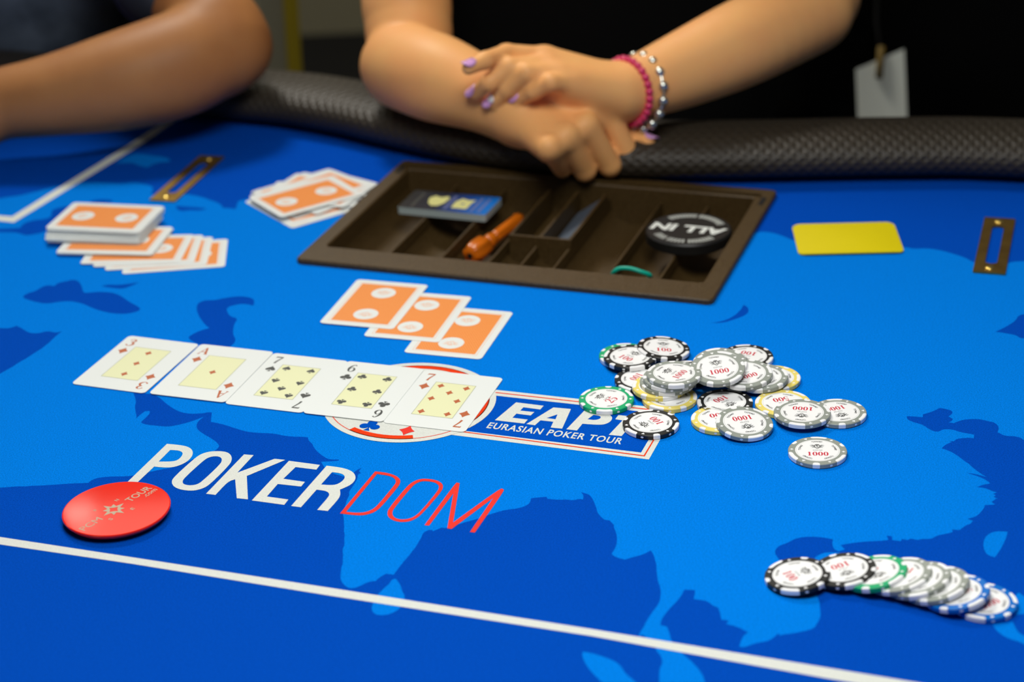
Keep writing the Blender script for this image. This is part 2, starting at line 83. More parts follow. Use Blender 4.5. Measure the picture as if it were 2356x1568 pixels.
CHIPS = [(25,0.0855,1.3369,0.002,0,-90,20,89.9,'green chip mostly hidden under a black 100 chip at the edge of the pot'),
 (100,0.0885,1.3266,0.0055,0,-90,-47.7,-78.3,'black 100 chip lying on a green chip at the edge of the pot'),
 (100,0.1146,1.3384,0.00591,5.5,5.7,-2.9,86.3,'black 100 chip tilted with one edge on another black chip'),
 (100,0.0945,1.295,0.002,0,-90,-129,-135.7,'black 100 chip half covered by the stack of grey 1000 chips'),
 (25,0.0666,1.2654,0.002,0,-90,51.6,-98.1,'green 25 chip lying alone on the printed logo frame'),
 (500,0.1123,1.2636,0.002,0,-90,-73.1,-124.5,'yellow chip flat on the felt under the front of the grey stack'),
 (500,0.1062,1.2757,0.0055,0,-90,60,-71.1,'yellow chip directly under the stack of three grey 1000 chips'),
 (1000,0.1119,1.2764,0.009,0,-90,30,-96.1,'lowest grey chip of the stack of three on a yellow chip'),
 (1000,0.1142,1.2753,0.0125,0,-90,80,-122.5,'middle grey chip of the stack of three on a yellow chip'),
 (1000,0.1167,1.2739,0.016,0,-90,52.8,-90.6,'grey 1000 chip on top of the stack of three'),
 (100,0.13,1.3016,0.002,0,-90,100,93.3,'black chip almost buried beneath two heaps of grey chips'),
 (100,0.1762,1.3248,0.002,0,-90,-205.8,91.4,'black 100 chip lying behind the leaning grey 1000 chips'),
 (500,0.191,1.2873,0.002,0,-90,200,110.7,'yellow chip at the bottom end of the leaning grey chips'),
 (1000,0.181,1.2809,0.0061,4,-161.6,1.9,-110.8,'grey 1000 chip leaning on a yellow chip, lowest of the leaning chips'),
 (1000,0.1693,1.2805,0.00991,5,-122,18.5,-113,'grey 1000 chip in the middle of the leaning grey chips'),
 (1000,0.1523,1.2927,0.01332,8,-101.3,15,100,'grey chip peeking out behind the topmost leaning 1000 chip'),
 (1000,0.149,1.2788,0.01653,11,-101.3,7,67.2,'topmost grey 1000 chip of the leaning heap, tipped forward'),
 (100,0.1512,1.252,0.002,0,-90,-145.2,-179.4,'black 100 chip with its number inverted, behind a yellow chip'),
 (500,0.1923,1.2464,0.002,0,-90,-168.7,42.4,'yellow 500 chip partly covered by a grey 1000 chip'),
 (1000,0.2288,1.2285,0.002,0,-90,-165.2,-31.3,'grey 1000 chip flat on the felt under the edge of another grey chip'),
 (1000,0.2025,1.2239,0.0055,0,-90,-193.6,-109.7,'grey 1000 chip resting across a yellow chip and a grey chip'),
 (500,0.1442,1.2267,0.002,0,-90,-172.1,-74,'yellow chip half covered by a tilted grey 1000 chip'),
 (1000,0.1604,1.214,0.00491,7,-59.5,-167,-72.8,'grey 1000 chip leaning on the edge of a yellow chip'),
 (1000,0.2053,1.1732,0.002,0,-90,-6.4,78.5,'grey 1000 chip lying alone on the felt in front of the pot'),
 (100,0.0955,1.2252,0.002,0,-90,-242.1,-142.6,'black 100 chip lying on the corner of the printed logo frame'),
 (100,0.1677,1.0159,0.00408,6,159.8,-71.2,-112,'black 100 chip at the loose end of the toppled row'),
 (100,0.196,1.0172,0.00511,9,159.8,-167,-79.9,'second black 100 chip of the toppled row, overlapping a green chip'),
 (25,0.2138,1.0106,0.00646,13,159.8,200,64,'green 25 chip in the toppled row of chips'),
 (1000,0.2278,1.0054,0.00712,15,159.8,140,55.2,'grey chip next to the green chip in the toppled row'),
 (1000,0.2379,0.9992,0.00745,16,159.8,250,-100.2,'middle grey chip of the three in the toppled row'),
 (1000,0.2474,0.9934,0.00712,15,159.8,330,-63.2,'grey chip touching the blue chips in the toppled row'),
 (5000,0.2578,0.9856,0.00578,11,159.8,120,-63.6,'blue chip leaning on the last blue chip of the toppled row'),
 (5000,0.273,0.9806,0.002,0,159.8,32.1,-116.7,'blue chip lying flat at the end of the toppled row')]
RED_DISC = [-0.2681,1.1342]
RED_TEXT = [(-0.28566,1.10486),(-0.24686,1.16091)]
CUT_CARD = [0.2911,1.5481,-0.058,0.0908,0.0715]
BRASS_POS = [[0.411,1.5204,-0.3128,0.0274,0.126],[-0.3041,1.7741,-0.2775,0.0235,0.1197]]
BOX = [-0.0513,1.6791,-0.4189,0.0842,0.0412]
ALLIN = [0.1583,1.579]
DRIVER = [(-0.0313,1.5834,-0.012),(-0.0239,1.6016,-0.012),(-0.0169,1.6142,-0.012),(0.0107,1.6602,-0.012)]
TEAL_PATH = [(0.0866,1.5133,-0.008),(0.0889,1.5089,-0.002),(0.0936,1.5074,0.001),(0.102,1.5034,0.002),(0.1104,1.5005,0),(0.1181,1.5016,-0.004),(0.1169,1.506,-0.009)]
LFING = [[[0.0412,1.7371,0.116],[0.007,1.7285,0.124],[-0.0125,1.7006,0.127],[-0.0275,1.686,0.125]],[[0.0449,1.7202,0.112],[0.0095,1.7083,0.117],[-0.0096,1.7038,0.105],[-0.0221,1.7139,0.092]],[[0.0537,1.7049,0.109],[0.0245,1.6987,0.114],[0.0067,1.7052,0.098],[-0.007,1.7112,0.083]],[[0.0675,1.7022,0.101],[0.0454,1.6863,0.108],[0.03,1.693,0.098],[0.0165,1.7045,0.087]]]
RBACK = [([0.0208,1.7297,0.07],0.026,[0.0791,1.7142,0.064],0.013),([0.0206,1.73,0.064],0.024,[0.0497,1.6888,0.055],0.012)]
LARM = [[0.1156,1.7279,0.082],[0.1666,1.7568,0.09],[0.2317,1.7901,0.105],[0.3101,1.8443,0.118]]
RARM = [[-0.1033,1.844,0.082],[-0.062,1.7928,0.084],[-0.0251,1.7608,0.078],[0.0088,1.7374,0.068]]
RFING = [[[0.0408,1.6615,0.056],[0.0539,1.7,0.022]],[[0.0576,1.6754,0.061],[0.0745,1.6962,0.019]],[[0.0762,1.6898,0.065],[0.0978,1.7015,0.021]],[[0.0972,1.7156,0.066],[0.1167,1.7118,0.024]]]
RTHUMB = [[0.0888,1.7639,0.05],[0.1118,1.7413,0.042],[0.135,1.7163,0.036]]
MARM = [[-0.5156,1.8356,0.055],[-0.4917,1.8465,0.06],[-0.4398,1.8478,0.066],[-0.3723,1.8598,0.074],[-0.3184,1.88,0.082],[-0.2799,1.9118,0.092]]
EMB_ARCS = ((-136, -86), (-36, -3), (44, 99), (150, 196))
TRAY_C = (0.0321, 1.6130)
TRAY_A = R_(-20.066)
TU = Vector((math.cos(TRAY_A), math.sin(TRAY_A)))
TV = Vector((-TU.y, TU.x))
def tray_pt(u, v):
    return (TRAY_C[0] + TU.x * u + TV.x * v, TRAY_C[1] + TU.y * u + TV.y * v)

# ------------------------------------------------------------------ materials
MATS = {}
def mat(name, color, rough=0.5, metal=0.0, spec=0.5, bump=None, var=None, coat=0.0, trans=0.0, sss=0.0, sheen=0.0, ior=1.45):
    """bump=(scale, strength, distance)   var=(scale, amount, other colour)"""
    if name in MATS:
        return MATS[name]
    m = bpy.data.materials.new(name)
    m.use_nodes = True
    nt = m.node_tree
    b = nt.nodes['Principled BSDF']
    b.inputs['Base Color'].default_value = (*color, 1)
    b.inputs['Roughness'].default_value = rough
    b.inputs['Metallic'].default_value = metal
    b.inputs['Specular IOR Level'].default_value = spec
    b.inputs['Coat Weight'].default_value = coat
    b.inputs['Transmission Weight'].default_value = trans
    b.inputs['IOR'].default_value = ior
    b.inputs['Sheen Weight'].default_value = sheen
    b.inputs['Sheen Roughness'].default_value = 0.4
    if sss:
        b.inputs['Subsurface Weight'].default_value = sss
        b.inputs['Subsurface Radius'].default_value = (0.012, 0.005, 0.003)
        b.inputs['Subsurface Scale'].default_value = 0.6
    tc = nt.nodes.new('ShaderNodeTexCoord')
    if bump:
        n = nt.nodes.new('ShaderNodeTexNoise')
        n.inputs['Scale'].default_value = bump[0]
        n.inputs['Detail'].default_value = 3
        nt.links.new(tc.outputs['Object'], n.inputs['Vector'])
        bp = nt.nodes.new('ShaderNodeBump')
        bp.inputs['Strength'].default_value = bump[1]
        bp.inputs['Distance'].default_value = bump[2]
        nt.links.new(n.outputs['Fac'], bp.inputs['Height'])
        nt.links.new(bp.outputs['Normal'], b.inputs['Normal'])
    if var:
        n2 = nt.nodes.new('ShaderNodeTexNoise')
        n2.inputs['Scale'].default_value = var[0]
        n2.inputs['Detail'].default_value = 4
        nt.links.new(tc.outputs['Object'], n2.inputs['Vector'])
        mp = nt.nodes.new('ShaderNodeMapRange')
        mp.inputs['From Min'].default_value = 0.35
        mp.inputs['From Max'].default_value = 0.65
        mp.inputs['To Max'].default_value = var[1]
        nt.links.new(n2.outputs['Fac'], mp.inputs['Value'])
        mx = nt.nodes.new('ShaderNodeMix')
        mx.data_type = 'RGBA'
        mx.inputs['A'].default_value = (*color, 1)
        mx.inputs['B'].default_value = (*var[2], 1)
        nt.links.new(mp.outputs['Result'], mx.inputs['Factor'])
        nt.links.new(mx.outputs['Result'], b.inputs['Base Color'])
    MATS[name] = m
    return m

def felt(name, c, k=0.8):
    return mat(name, c, 0.95, spec=0.03, bump=(2400, 0.8, 0.0006), var=(1000, 1.0, tuple(x * k for x in c)))
F_LIGHT = felt('felt_light_blue', (0.0, 0.245, 0.95), 0.72)
F_DARK = felt('felt_dark_blue', (0.0, 0.084, 0.59), 0.70)
F_WHITE = felt('felt_white_print', (0.80, 0.83, 0.78), 0.9)
F_RED = felt('felt_red_print', (0.93, 0.055, 0.04), 0.9)
F_ORANGE = felt('felt_orange_red_print', (0.95, 0.06, 0.012), 0.9)
F_LOGO = felt('felt_logo_blue', (0.0, 0.100, 0.64), 0.75)
CARD_W = mat('card_white', (0.775, 0.815, 0.80), 0.42, spec=0.4)
CARD_CREAM = mat('card_cream', (0.78, 0.80, 0.48), 0.45)
CARD_BLACK = mat('card_black_ink', (0.035, 0.042, 0.04), 0.5)
CARD_RED = mat('card_red_ink', (0.47, 0.092, 0.012), 0.5)
CARD_LINE = mat('card_grey_line', (0.25, 0.28, 0.17), 0.5)
INK_RED = mat('chip_red_ink', (0.60, 0.018, 0.045), 0.5)
INK_BLACK = mat('chip_black_ink', (0.03, 0.032, 0.03), 0.5)
CHIP_W = mat('chip_white', (0.90, 0.91, 0.92), 0.4)
CHIP_IN = mat('chip_sticker_white', (0.92, 0.93, 0.93), 0.38)
CHIP_C = {25: mat('chip_green', (0.0, 0.40, 0.155), 0.4), 100: mat('chip_black', (0.012, 0.013, 0.012), 0.42),
          500: mat('chip_yellow', (0.84, 0.70, 0.17), 0.4), 1000: mat('chip_grey', (0.30, 0.33, 0.29), 0.42),
          5000: mat('chip_blue', (0.0, 0.155, 0.58), 0.4)}
TRAY_M = mat('tray_brown_hammered', (0.052, 0.030, 0.008), 0.42, spec=0.4, bump=(800, 0.9, 0.0006), var=(500, 0.8, (0.085, 0.052, 0.018)))
BRASS = mat('brass', (0.50, 0.32, 0.085), 0.38, 0.95, bump=(60, 0.15, 0.001), var=(45, 0.7, (0.30, 0.18, 0.05)))
BRASS_S = mat('brass_screw', (0.85, 0.62, 0.16), 0.3, 0.9)
YELLOW = mat('yellow_plastic', (0.76, 0.63, 0.002), 0.42)
RED_PL = mat('red_plastic', (0.86, 0.018, 0.006), 0.07, spec=0.5, coat=0.12)
GOLD_INK = mat('grey_gold_ink', (0.46, 0.36, 0.24), 0.4)
BLACK_PL = mat('black_plastic', (0.008, 0.008, 0.008), 0.45)
WHITE_INK = mat('white_ink', (0.75, 0.78, 0.74), 0.5)
ORANGE_PL = mat('amber_plastic', (0.85, 0.20, 0.005), 0.25, trans=0.35)
TEAL = mat('teal_plastic', (0.0, 0.42, 0.30), 0.4)
SKIN = mat('skin', (0.93, 0.47, 0.165), 0.5, spec=0.3, sss=0.12, bump=(350, 0.12, 0.0006), var=(28, 0.6, (0.90, 0.40, 0.145)))
SKIN_M = mat('skin_tanned', (0.46, 0.20, 0.066), 0.5, spec=0.3, sss=0.1, bump=(300, 0.15, 0.0006), var=(22, 0.5, (0.38, 0.15, 0.05)))
NAIL = mat('lilac_nail_polish', (0.80, 0.42, 0.80), 0.18, coat=0.5)
NAIL_W = mat('white_nail_polish', (0.85, 0.82, 0.82), 0.18, coat=0.5)
PINK = mat('pink_bead', (0.75, 0.015, 0.12), 0.15, spec=0.8, coat=0.4)
SILVER = mat('silver_bead', (0.72, 0.73, 0.66), 0.16, 0.9)
BLACK_CL = mat('black_cloth', (0.0035, 0.0035, 0.0035), 0.9, spec=0.15, bump=(40, 0.3, 0.003))
DENIM = mat('grey_blue_cloth', (0.17, 0.22, 0.31), 0.9, spec=0.15, bump=(60, 0.3, 0.003), var=(9, 0.9, (0.015, 0.022, 0.036)))
HAIR = mat('dark_brown_hair', (0.02, 0.012, 0.008), 0.55)

# leather of the rail: woven grain from two crossed waves
def leather():
    m = mat('rail_leather', (0.034, 0.027, 0.018), 0.48, spec=0.5)
    nt = m.node_tree
    b = nt.nodes['Principled BSDF']
    uv = nt.nodes.new('ShaderNodeUVMap')
    uv.uv_map = 'grain'
    hs = []
    for ang in (45, -45):
        mp = nt.nodes.new('ShaderNodeMapping')
        mp.inputs['Rotation'].default_value[2] = R_(ang)
        nt.links.new(uv.outputs['UV'], mp.inputs['Vector'])
        w = nt.nodes.new('ShaderNodeTexWave')
        w.wave_type = 'BANDS'
        w.inputs['Scale'].default_value = 40
        w.inputs['Distortion'].default_value = 0.4
        nt.links.new(mp.outputs['Vector'], w.inputs['Vector'])
        hs.append(w)
    mul = nt.nodes.new('ShaderNodeMath')
    mul.operation = 'MAXIMUM'
    nt.links.new(hs[0].outputs['Fac'], mul.inputs[0])
    nt.links.new(hs[1].outputs['Fac'], mul.inputs[1])
    bp = nt.nodes.new('ShaderNodeBump')
    bp.inputs['Strength'].default_value = 0.7
    bp.inputs['Distance'].default_value = 0.0014
    nt.links.new(mul.outputs[0], bp.inputs['Height'])
    nt.links.new(bp.outputs['Normal'], b.inputs['Normal'])
    return m
LEATHER = leather()

# orange card back with a fine diagonal lattice
def card_back():
    m = mat('card_back_orange', (0.86, 0.22, 0.045), 0.45)
    nt = m.node_tree
    b = nt.nodes['Principled BSDF']
    tc = nt.nodes.new('ShaderNodeTexCoord')
    fs = []
    for ang in (32, -32):
        mp = nt.nodes.new('ShaderNodeMapping')
        mp.inputs['Rotation'].default_value[2] = R_(ang)
        nt.links.new(tc.outputs['Object'], mp.inputs['Vector'])
        w = nt.nodes.new('ShaderNodeTexWave')
        w.inputs['Scale'].default_value = 170
        nt.links.new(mp.outputs['Vector'], w.inputs['Vector'])
        fs.append(w)
    mu = nt.nodes.new('ShaderNodeMath')
    mu.operation = 'MULTIPLY'
    nt.links.new(fs[0].outputs['Fac'], mu.inputs[0])
    nt.links.new(fs[1].outputs['Fac'], mu.inputs[1])
    mx = nt.nodes.new('ShaderNodeMix')
    mx.data_type = 'RGBA'
    mx.inputs['A'].default_value = (0.84, 0.215, 0.018, 1)
    mx.inputs['B'].default_value = (0.92, 0.44, 0.12, 1)
    nt.links.new(mu.outputs[0], mx.inputs['Factor'])
    nt.links.new(mx.outputs['Result'], b.inputs['Base Color'])
    return m
CARD_BACK = card_back()
CARD_BACK_PALE = mat('card_back_pale_line', (0.84, 0.55, 0.40), 0.45)

# ------------------------------------------------------------------ geometry helpers
def tag(o, label=None, cat=None, group=None, kind=None):
    if label: o['label'] = label
    if cat: o['category'] = cat
    if group: o['group'] = group
    if kind: o['kind'] = kind
    return o

def new_mesh(name, verts, faces, m=None, smooth=False):
    me = bpy.data.meshes.new(name)
    me.from_pydata([tuple(v) for v in verts], [], [tuple(f) for f in faces])
    me.update()
    if m: me.materials.append(m)
    if smooth:
        me.polygons.foreach_set('use_smooth', [True] * len(me.polygons))
    return me

def put(name, me, parent=None, loc=None, rot=None):
    o = bpy.data.objects.new(name, me)
    COL.objects.link(o)
    if parent: o.parent = parent
    if loc is not None: o.location = loc
    if rot is not None: o.rotation_euler = rot
    return o

def obj(name, verts, faces, m, parent=None, smooth=False, loc=None, rot=None):
    return put(name, new_mesh(name, verts, faces, m, smooth), parent, loc, rot)

def empty(name, loc=(0, 0, 0), rot=(0, 0, 0)):
    o = bpy.data.objects.new(name, None)
    COL.objects.link(o)
    o.location = loc
    o.rotation_euler = rot
    o.empty_display_size = 0.02
    return o

def pip(x, y, polys):
    """even-odd point in polygons"""
    c = False
    for P in polys:
        n = len(P)
        j = n - 1
        for i in range(n):
            xi, yi = P[i][0], P[i][1]
            xj, yj = P[j][0], P[j][1]
            if (yi > y) != (yj > y) and x < (xj - xi) * (y - yi) / (yj - yi) + xi:
                c = not c
            j = i
    return c

def cdt(polys):
    vs, es = [], []
    for P in polys:
        k = len(vs)
        vs += [Vector((p[0], p[1])) for p in P]
        es += [(k + i, k + (i + 1) % len(P)) for i in range(len(P))]
    v, e, f = delaunay_2d_cdt(vs, es, [], 0, 1e-7)[:3]
    return v, f

def fill(polys, z=0.0):
    """triangulate polygons with holes (even-odd)"""
    v, f = cdt(polys)
    out = []
    for t in f:
        cx = sum(v[i].x for i in t) / 3
        cy = sum(v[i].y for i in t) / 3
        if pip(cx, cy, polys):
            a, b, c = (v[i] for i in t)
            s = (b.x - a.x) * (c.y - a.y) - (b.y - a.y) * (c.x - a.x)
            out.append(tuple(t) if s > 0 else tuple(reversed(t)))
    return [(p.x, p.y, z) for p in v], out

class MB:
    def __init__(self): self.v, self.f = [], []
    def add(self, v, f):
        k = len(self.v)
        self.v += [tuple(p) for p in v]
        self.f += [tuple(i + k for i in t) for t in f]
        return self
    def xf(self, M):
        self.v = [tuple(M @ Vector(p)) for p in self.v]
        return self
    def box(self, x0, x1, y0, y1, z0, z1):
        v = [(x, y, z) for z in (z0, z1) for y in (y0, y1) for x in (x0, x1)]
        return self.add(v, [(0, 2, 3, 1), (4, 5, 7, 6), (0, 1, 5, 4), (2, 6, 7, 3), (0, 4, 6, 2), (1, 3, 7, 5)])
    def prism(self, P, z0, z1, cap=True):
        n = len(P)
        v = [(p[0], p[1], z0) for p in P] + [(p[0], p[1], z1) for p in P]
        f = [(i, (i + 1) % n, n + (i + 1) % n, n + i) for i in range(n)]
        if cap: f += [tuple(range(n - 1, -1, -1)), tuple(range(n, 2 * n))]
        return self.add(v, f)
    def lathe(self, prof, n=48, caps=True):
        """prof: (r,z) from bottom to top, outward"""
        v = []
        for r, z in prof:
            v += [(r * math.cos(2 * PI * i / n), r * math.sin(2 * PI * i / n), z) for i in range(n)]
        f = []
        for k in range(len(prof) - 1):
            f += [(k * n + i, k * n + (i + 1) % n, (k + 1) * n + (i + 1) % n, (k + 1) * n + i) for i in range(n)]
        if caps:
            f += [tuple(range(n - 1, -1, -1)), tuple(range((len(prof) - 1) * n, len(prof) * n))]
        return self.add(v, f)
    def tube(self, pts, rads, n=12, caps=True):
        pts = [Vector(p) for p in pts]
        v = []
        up = Vector((0, 0, 1))
        for i, p in enumerate(pts):
            d = (pts[min(i + 1, len(pts) - 1)] - pts[max(i - 1, 0)]).normalized()
            s = d.cross(up)
            s = s.normalized() if s.length > 1e-4 else Vector((1, 0, 0))
            t = s.cross(d).normalized()
            r = rads[i] if hasattr(rads, '__len__') else rads
            v += [p + (s * math.cos(2 * PI * k / n) + t * math.sin(2 * PI * k / n)) * r for k in range(n)]
        f = []
        for i in range(len(pts) - 1):
            f += [(i * n + k, i * n + (k + 1) % n, (i + 1) * n + (k + 1) % n, (i + 1) * n + k) for k in range(n)]
        if caps:
            f += [tuple(range(n - 1, -1, -1)), tuple(range((len(pts) - 1) * n, len(pts) * n))]
        return self.add(v, f)
    def strokes(self, pts, z=0.0, res=6, close=False):
        """flat stroke of varying width: pts (x, y, width), smoothed"""
        P = [np.array(p, float) for p in pts]
        n = len(P)
        S = []
        rng = n if close else n - 1
        for i in range(rng):
            p0, p1, p2, p3 = (P[(i - 1) % n] if close or i > 0 else P[0]), P[i], P[(i + 1) % n], (P[(i + 2) % n] if close or i + 2 < n else P[-1])
            for k in range(res):
                t = k / res
                S.append(0.5 * (2 * p1 + (p2 - p0) * t + (2 * p0 - 5 * p1 + 4 * p2 - p3) * t * t + (-p0 + 3 * p1 - 3 * p2 + p3) * t ** 3))
        if not close: S.append(P[-1])
        v = []
        for i, s in enumerate(S):
            a = S[(i - 1) % len(S)] if close or i > 0 else S[i]
            b = S[(i + 1) % len(S)] if close or i + 1 < len(S) else S[i]
            d = b[:2] - a[:2]
            L = np.hypot(*d) or 1
            nn = np.array((-d[1], d[0])) / L * s[2] / 2
            v += [(s[0] + nn[0], s[1] + nn[1], z), (s[0] - nn[0], s[1] - nn[1], z)]
        m = len(S)
        f = [(2 * i, 2 * i + 1, 2 * ((i + 1) % m) + 1, 2 * ((i + 1) % m)) for i in range(m if close else m - 1)]
        return self.add(v, f)
    def line(self, a, b, w, z=0.0, w2=None):
        a, b = np.array(a, float), np.array(b, float)
        d = b - a
        n = np.array((-d[1], d[0])) / (np.hypot(*d) or 1) / 2
        w2 = w if w2 is None else w2
        return self.add([(*(a + n * w), z), (*(a - n * w), z), (*(b - n * w2), z), (*(b + n * w2), z)], [(0, 1, 2, 3)])
    def poly(self, P, z=0.0):
        return self.add(*fill([P], z))
    def polys(self, PP, z=0.0):
        return self.add(*fill(PP, z))
    def disc(self, cx, cy, r, z=0.0, n=32):
        return self.add([(cx + r * math.cos(2 * PI * i / n), cy + r * math.sin(2 * PI * i / n), z) for i in range(n)], [tuple(range(n))])
    def ring(self, cx, cy, r0, r1, z=0.0, a0=0, a1=360, n=48):
        full = a1 - a0 >= 360
        m = n if full else n + 1
        v = []
        for i in range(m):
            a = R_(a0 + (a1 - a0) * i / n)
            v += [(cx + r0 * math.cos(a), cy + r0 * math.sin(a), z), (cx + r1 * math.cos(a), cy + r1 * math.sin(a), z)]
        f = [(2 * i, 2 * i + 1, 2 * ((i + 1) % m) + 1, 2 * ((i + 1) % m)) for i in range(n)]
        return self.add(v, f)
    def fix_up(self):
        """make every flat face look upwards"""
        F = []
        for t in self.f:
            s = 0
            for i in range(len(t)):
                a, b = self.v[t[i]], self.v[t[(i + 1) % len(t)]]
                s += a[0] * b[1] - a[1] * b[0]
            F.append(t if s > 0 else tuple(reversed(t)))
        self.f = F
        return self
    def mesh(self, name, m, smooth=False): return new_mesh(name, self.v, self.f, m, smooth)
    def obj(self, name, m, parent=None, smooth=False, loc=None, rot=None): return put(name, self.mesh(name, m, smooth), parent, loc, rot)

def rrect(w, h, r, n=5):
    P = []
    for cx, cy, a in ((w / 2 - r, h / 2 - r, 0), (-w / 2 + r, h / 2 - r, 90), (-w / 2 + r, -h / 2 + r, 180), (w / 2 - r, -h / 2 + r, 270)):
        P += [(cx + r * math.cos(R_(a + 90 * i / n)), cy + r * math.sin(R_(a + 90 * i / n))) for i in range(n + 1)]
    return P

def smooth_by_angle(o, deg=35):
    me = o.data
    me.polygons.foreach_set('use_smooth', [True] * len(me.polygons))
    bm = bmesh.new()
    bm.from_mesh(me)
    for e in bm.edges:
        if len(e.link_faces) == 2 and e.calc_face_angle(0) > R_(deg):
            e.smooth = False
    bm.to_mesh(me)
    bm.free()

TXT = {}
def text2d(s, bold=0.0, shear=0.0, spacing=1.0):
    """flat outline of a word: baseline at y=0, capital height 1, x from 0"""
    k = (s, bold, shear, spacing)
    if k in TXT: return TXT[k]
    c = bpy.data.curves.new('lettering', 'FONT')
    c.body = s
    c.offset = bold
    c.shear = shear
    c.space_character = spacing
    c.resolution_u = 3
    c.fill_mode = 'FRONT'
    o = bpy.data.objects.new('lettering', c)
    COL.objects.link(o)
    bpy.context.view_layer.update()
    ev = o.evaluated_get(bpy.context.evaluated_depsgraph_get())
    me = ev.to_mesh()
    v = np.array([(p.co.x, p.co.y) for p in me.vertices]) / 0.686
    f = [tuple(p.vertices) for p in me.polygons]
    ev.to_mesh_clear()
    bpy.data.objects.remove(o)
    bpy.data.curves.remove(c)
    v[:, 0] -= v[:, 0].min()
    TXT[k] = (v, f)
    return TXT[k]

def text_on(mb, s, o, ex, ey, z, **kw):
    """word from o along ex (full length), cap height ey"""
    v, f = text2d(s, **kw)
    w = v[:, 0].max()
    o, ex, ey = (np.array(q, float) for q in (o, ex, ey))
    mb.add([(*(o + ex * (p[0] / w) + ey * p[1]), z) for p in v], f)

def text_arc(mb, s, cx, cy, r, mid, height, z, width=None, inward=False, **kw):
    """word bent round a circle, its middle at angle mid (degrees)"""
    v, f = text2d(s, **kw)
    w = v[:, 0].max()
    sx = (width / w) if width else height
    out = []
    for x, y in v:
        t = (x - w / 2) * sx
        if inward:
            a = R_(mid) + t / r
            rr = r - y * height
        else:
            a = R_(mid) - t / r
            rr = r + y * height
        out.append((cx + rr * math.cos(a), cy + rr * math.sin(a), z))
    mb.add(out, f)

# ------------------------------------------------------------------ the room
FLOOR_Z = -0.76
tag(MB().box(-4, 4, -2.0, 4.85, FLOOR_Z - 0.05, FLOOR_Z).obj('floor', mat('dark_carpet', (0.0025, 0.0025, 0.0025), 0.95, bump=(300, 0.4, 0.004))), kind='structure',
    label='black carpeted floor of the card room')
tag(MB().box(-4, 4, 4.85, 4.95, FLOOR_Z, 2.1).obj('wall_back', mat('olive_wall_paint', (0.33, 0.30, 0.19), 0.85, bump=(40, 0.1, 0.002))), kind='structure',
    label='dim olive beige wall behind the players')

tag(MB().box(-4, 4, -2.0, 4.95, 2.10, 2.16).obj('ceiling', mat('white_ceiling', (0.75, 0.74, 0.70), 0.9)), kind='structure',
    label='plain white ceiling of the card room')

# ------------------------------------------------------------------ poker table
table = tag(empty('poker_table', (0, 0, FLOOR_Z)), 'blue felt poker table printed with a world map, brown padded rail', 'table')
TZ = -FLOOR_Z        # table plane in the table's own frame
def rail_v(u):
    pts = [(-1.2, 0.236), (-0.6, 0.236), (-0.405, 0.2314), (-0.3335, 0.2274), (-0.2522, 0.2078), (-0.2236, 0.196), (-0.1438, 0.1692),
           (-0.0708, 0.1535), (0.0, 0.1518), (0.0572, 0.1575), (0.1368, 0.1758), (0.2424, 0.2055), (0.33, 0.2275), (0.42, 0.236), (0.6, 0.236), (1.2, 0.236)]
    for (a, va), (b, vb) in zip(pts, pts[1:]):
        if a <= u <= b:
            return va + (vb - va) * (u - a) / (b - a)
    return 0.236
path = []
us = [(-1.05 + 2.1 * i / 140) for i in range(141)]
raw = [rail_v(u) for u in us]
for _ in range(2):
    raw = [raw[0]] + [(raw[i - 1] + raw[i] * 2 + raw[i + 1]) / 4 for i in range(1, len(raw) - 1)] + [raw[-1]]
path += [(u, v) for u, v in zip(us, raw)]
VF = -0.86
rc = (0.236 - VF) / 2
vc = (0.236 + VF) / 2
path += [(1.05 + rc * math.sin(PI * i / 32), vc + rc * math.cos(PI * i / 32)) for i in range(1, 33)]
path += [(1.05 - 2.1 * i / 60, VF) for i in range(1, 61)]
path += [(-1.05 - rc * math.sin(PI * i / 32), vc - rc * math.cos(PI * i / 32)) for i in range(1, 32)]
railw = [tray_pt(u, v) for u, v in path]
# felt split exactly along the printed coastlines, with the opening for the tray
hole = [tray_pt(u, v) for u, v in ((-0.172, -0.104), (0.176, -0.104), (0.176, 0.104), (-0.172, 0.104))]
def subdiv(P, d=0.004, jit=0.0005):
    """resample a traced outline and roughen it a little like ink on felt"""
    rnd = random.Random(3)
    out = []
    for a, b in zip(P, P[1:] + P[:1]):
        L = math.hypot(b[0] - a[0], b[1] - a[1])
        n = max(1, min(60, int(L / d)))
        for i in range(n):
            t = i / n
            j = jit if (i and L < 0.3) else 0
            out.append((a[0] + (b[0] - a[0]) * t + rnd.uniform(-j, j), a[1] + (b[1] - a[1]) * t + rnd.uniform(-j, j)))
    return out
def soften(P, lim=52, it=2):
    """round the gentle bends of a traced outline, keep its real corners"""
    P = [tuple(p) for p in P]
    for _ in range(it):
        out = []
        n = len(P)
        for i in range(n):
            a, b, c = P[i - 1], P[i], P[(i + 1) % n]
            d1 = math.atan2(b[1] - a[1], b[0] - a[0])
            d2 = math.atan2(c[1] - b[1], c[0] - b[0])
            turn = abs((d2 - d1 + PI) % (2 * PI) - PI)
            if R_(3) < turn < R_(lim):
                out += [(b[0] + (a[0] - b[0]) * .25, b[1] + (a[1] - b[1]) * .25), (b[0] + (c[0] - b[0]) * .25, b[1] + (c[1] - b[1]) * .25)]
            else:
                out.append(b)
        P = out
    return P
LAND = subdiv(soften(LAND))
SEAS = [subdiv(soften(S, 75)) for S in SEAS]
ISLANDS = [subdiv(soften(S, 75)) for S in ISLANDS]
v, f = cdt([railw, hole, LAND] + SEAS + ISLANDS)
land_f, sea_f = [], []
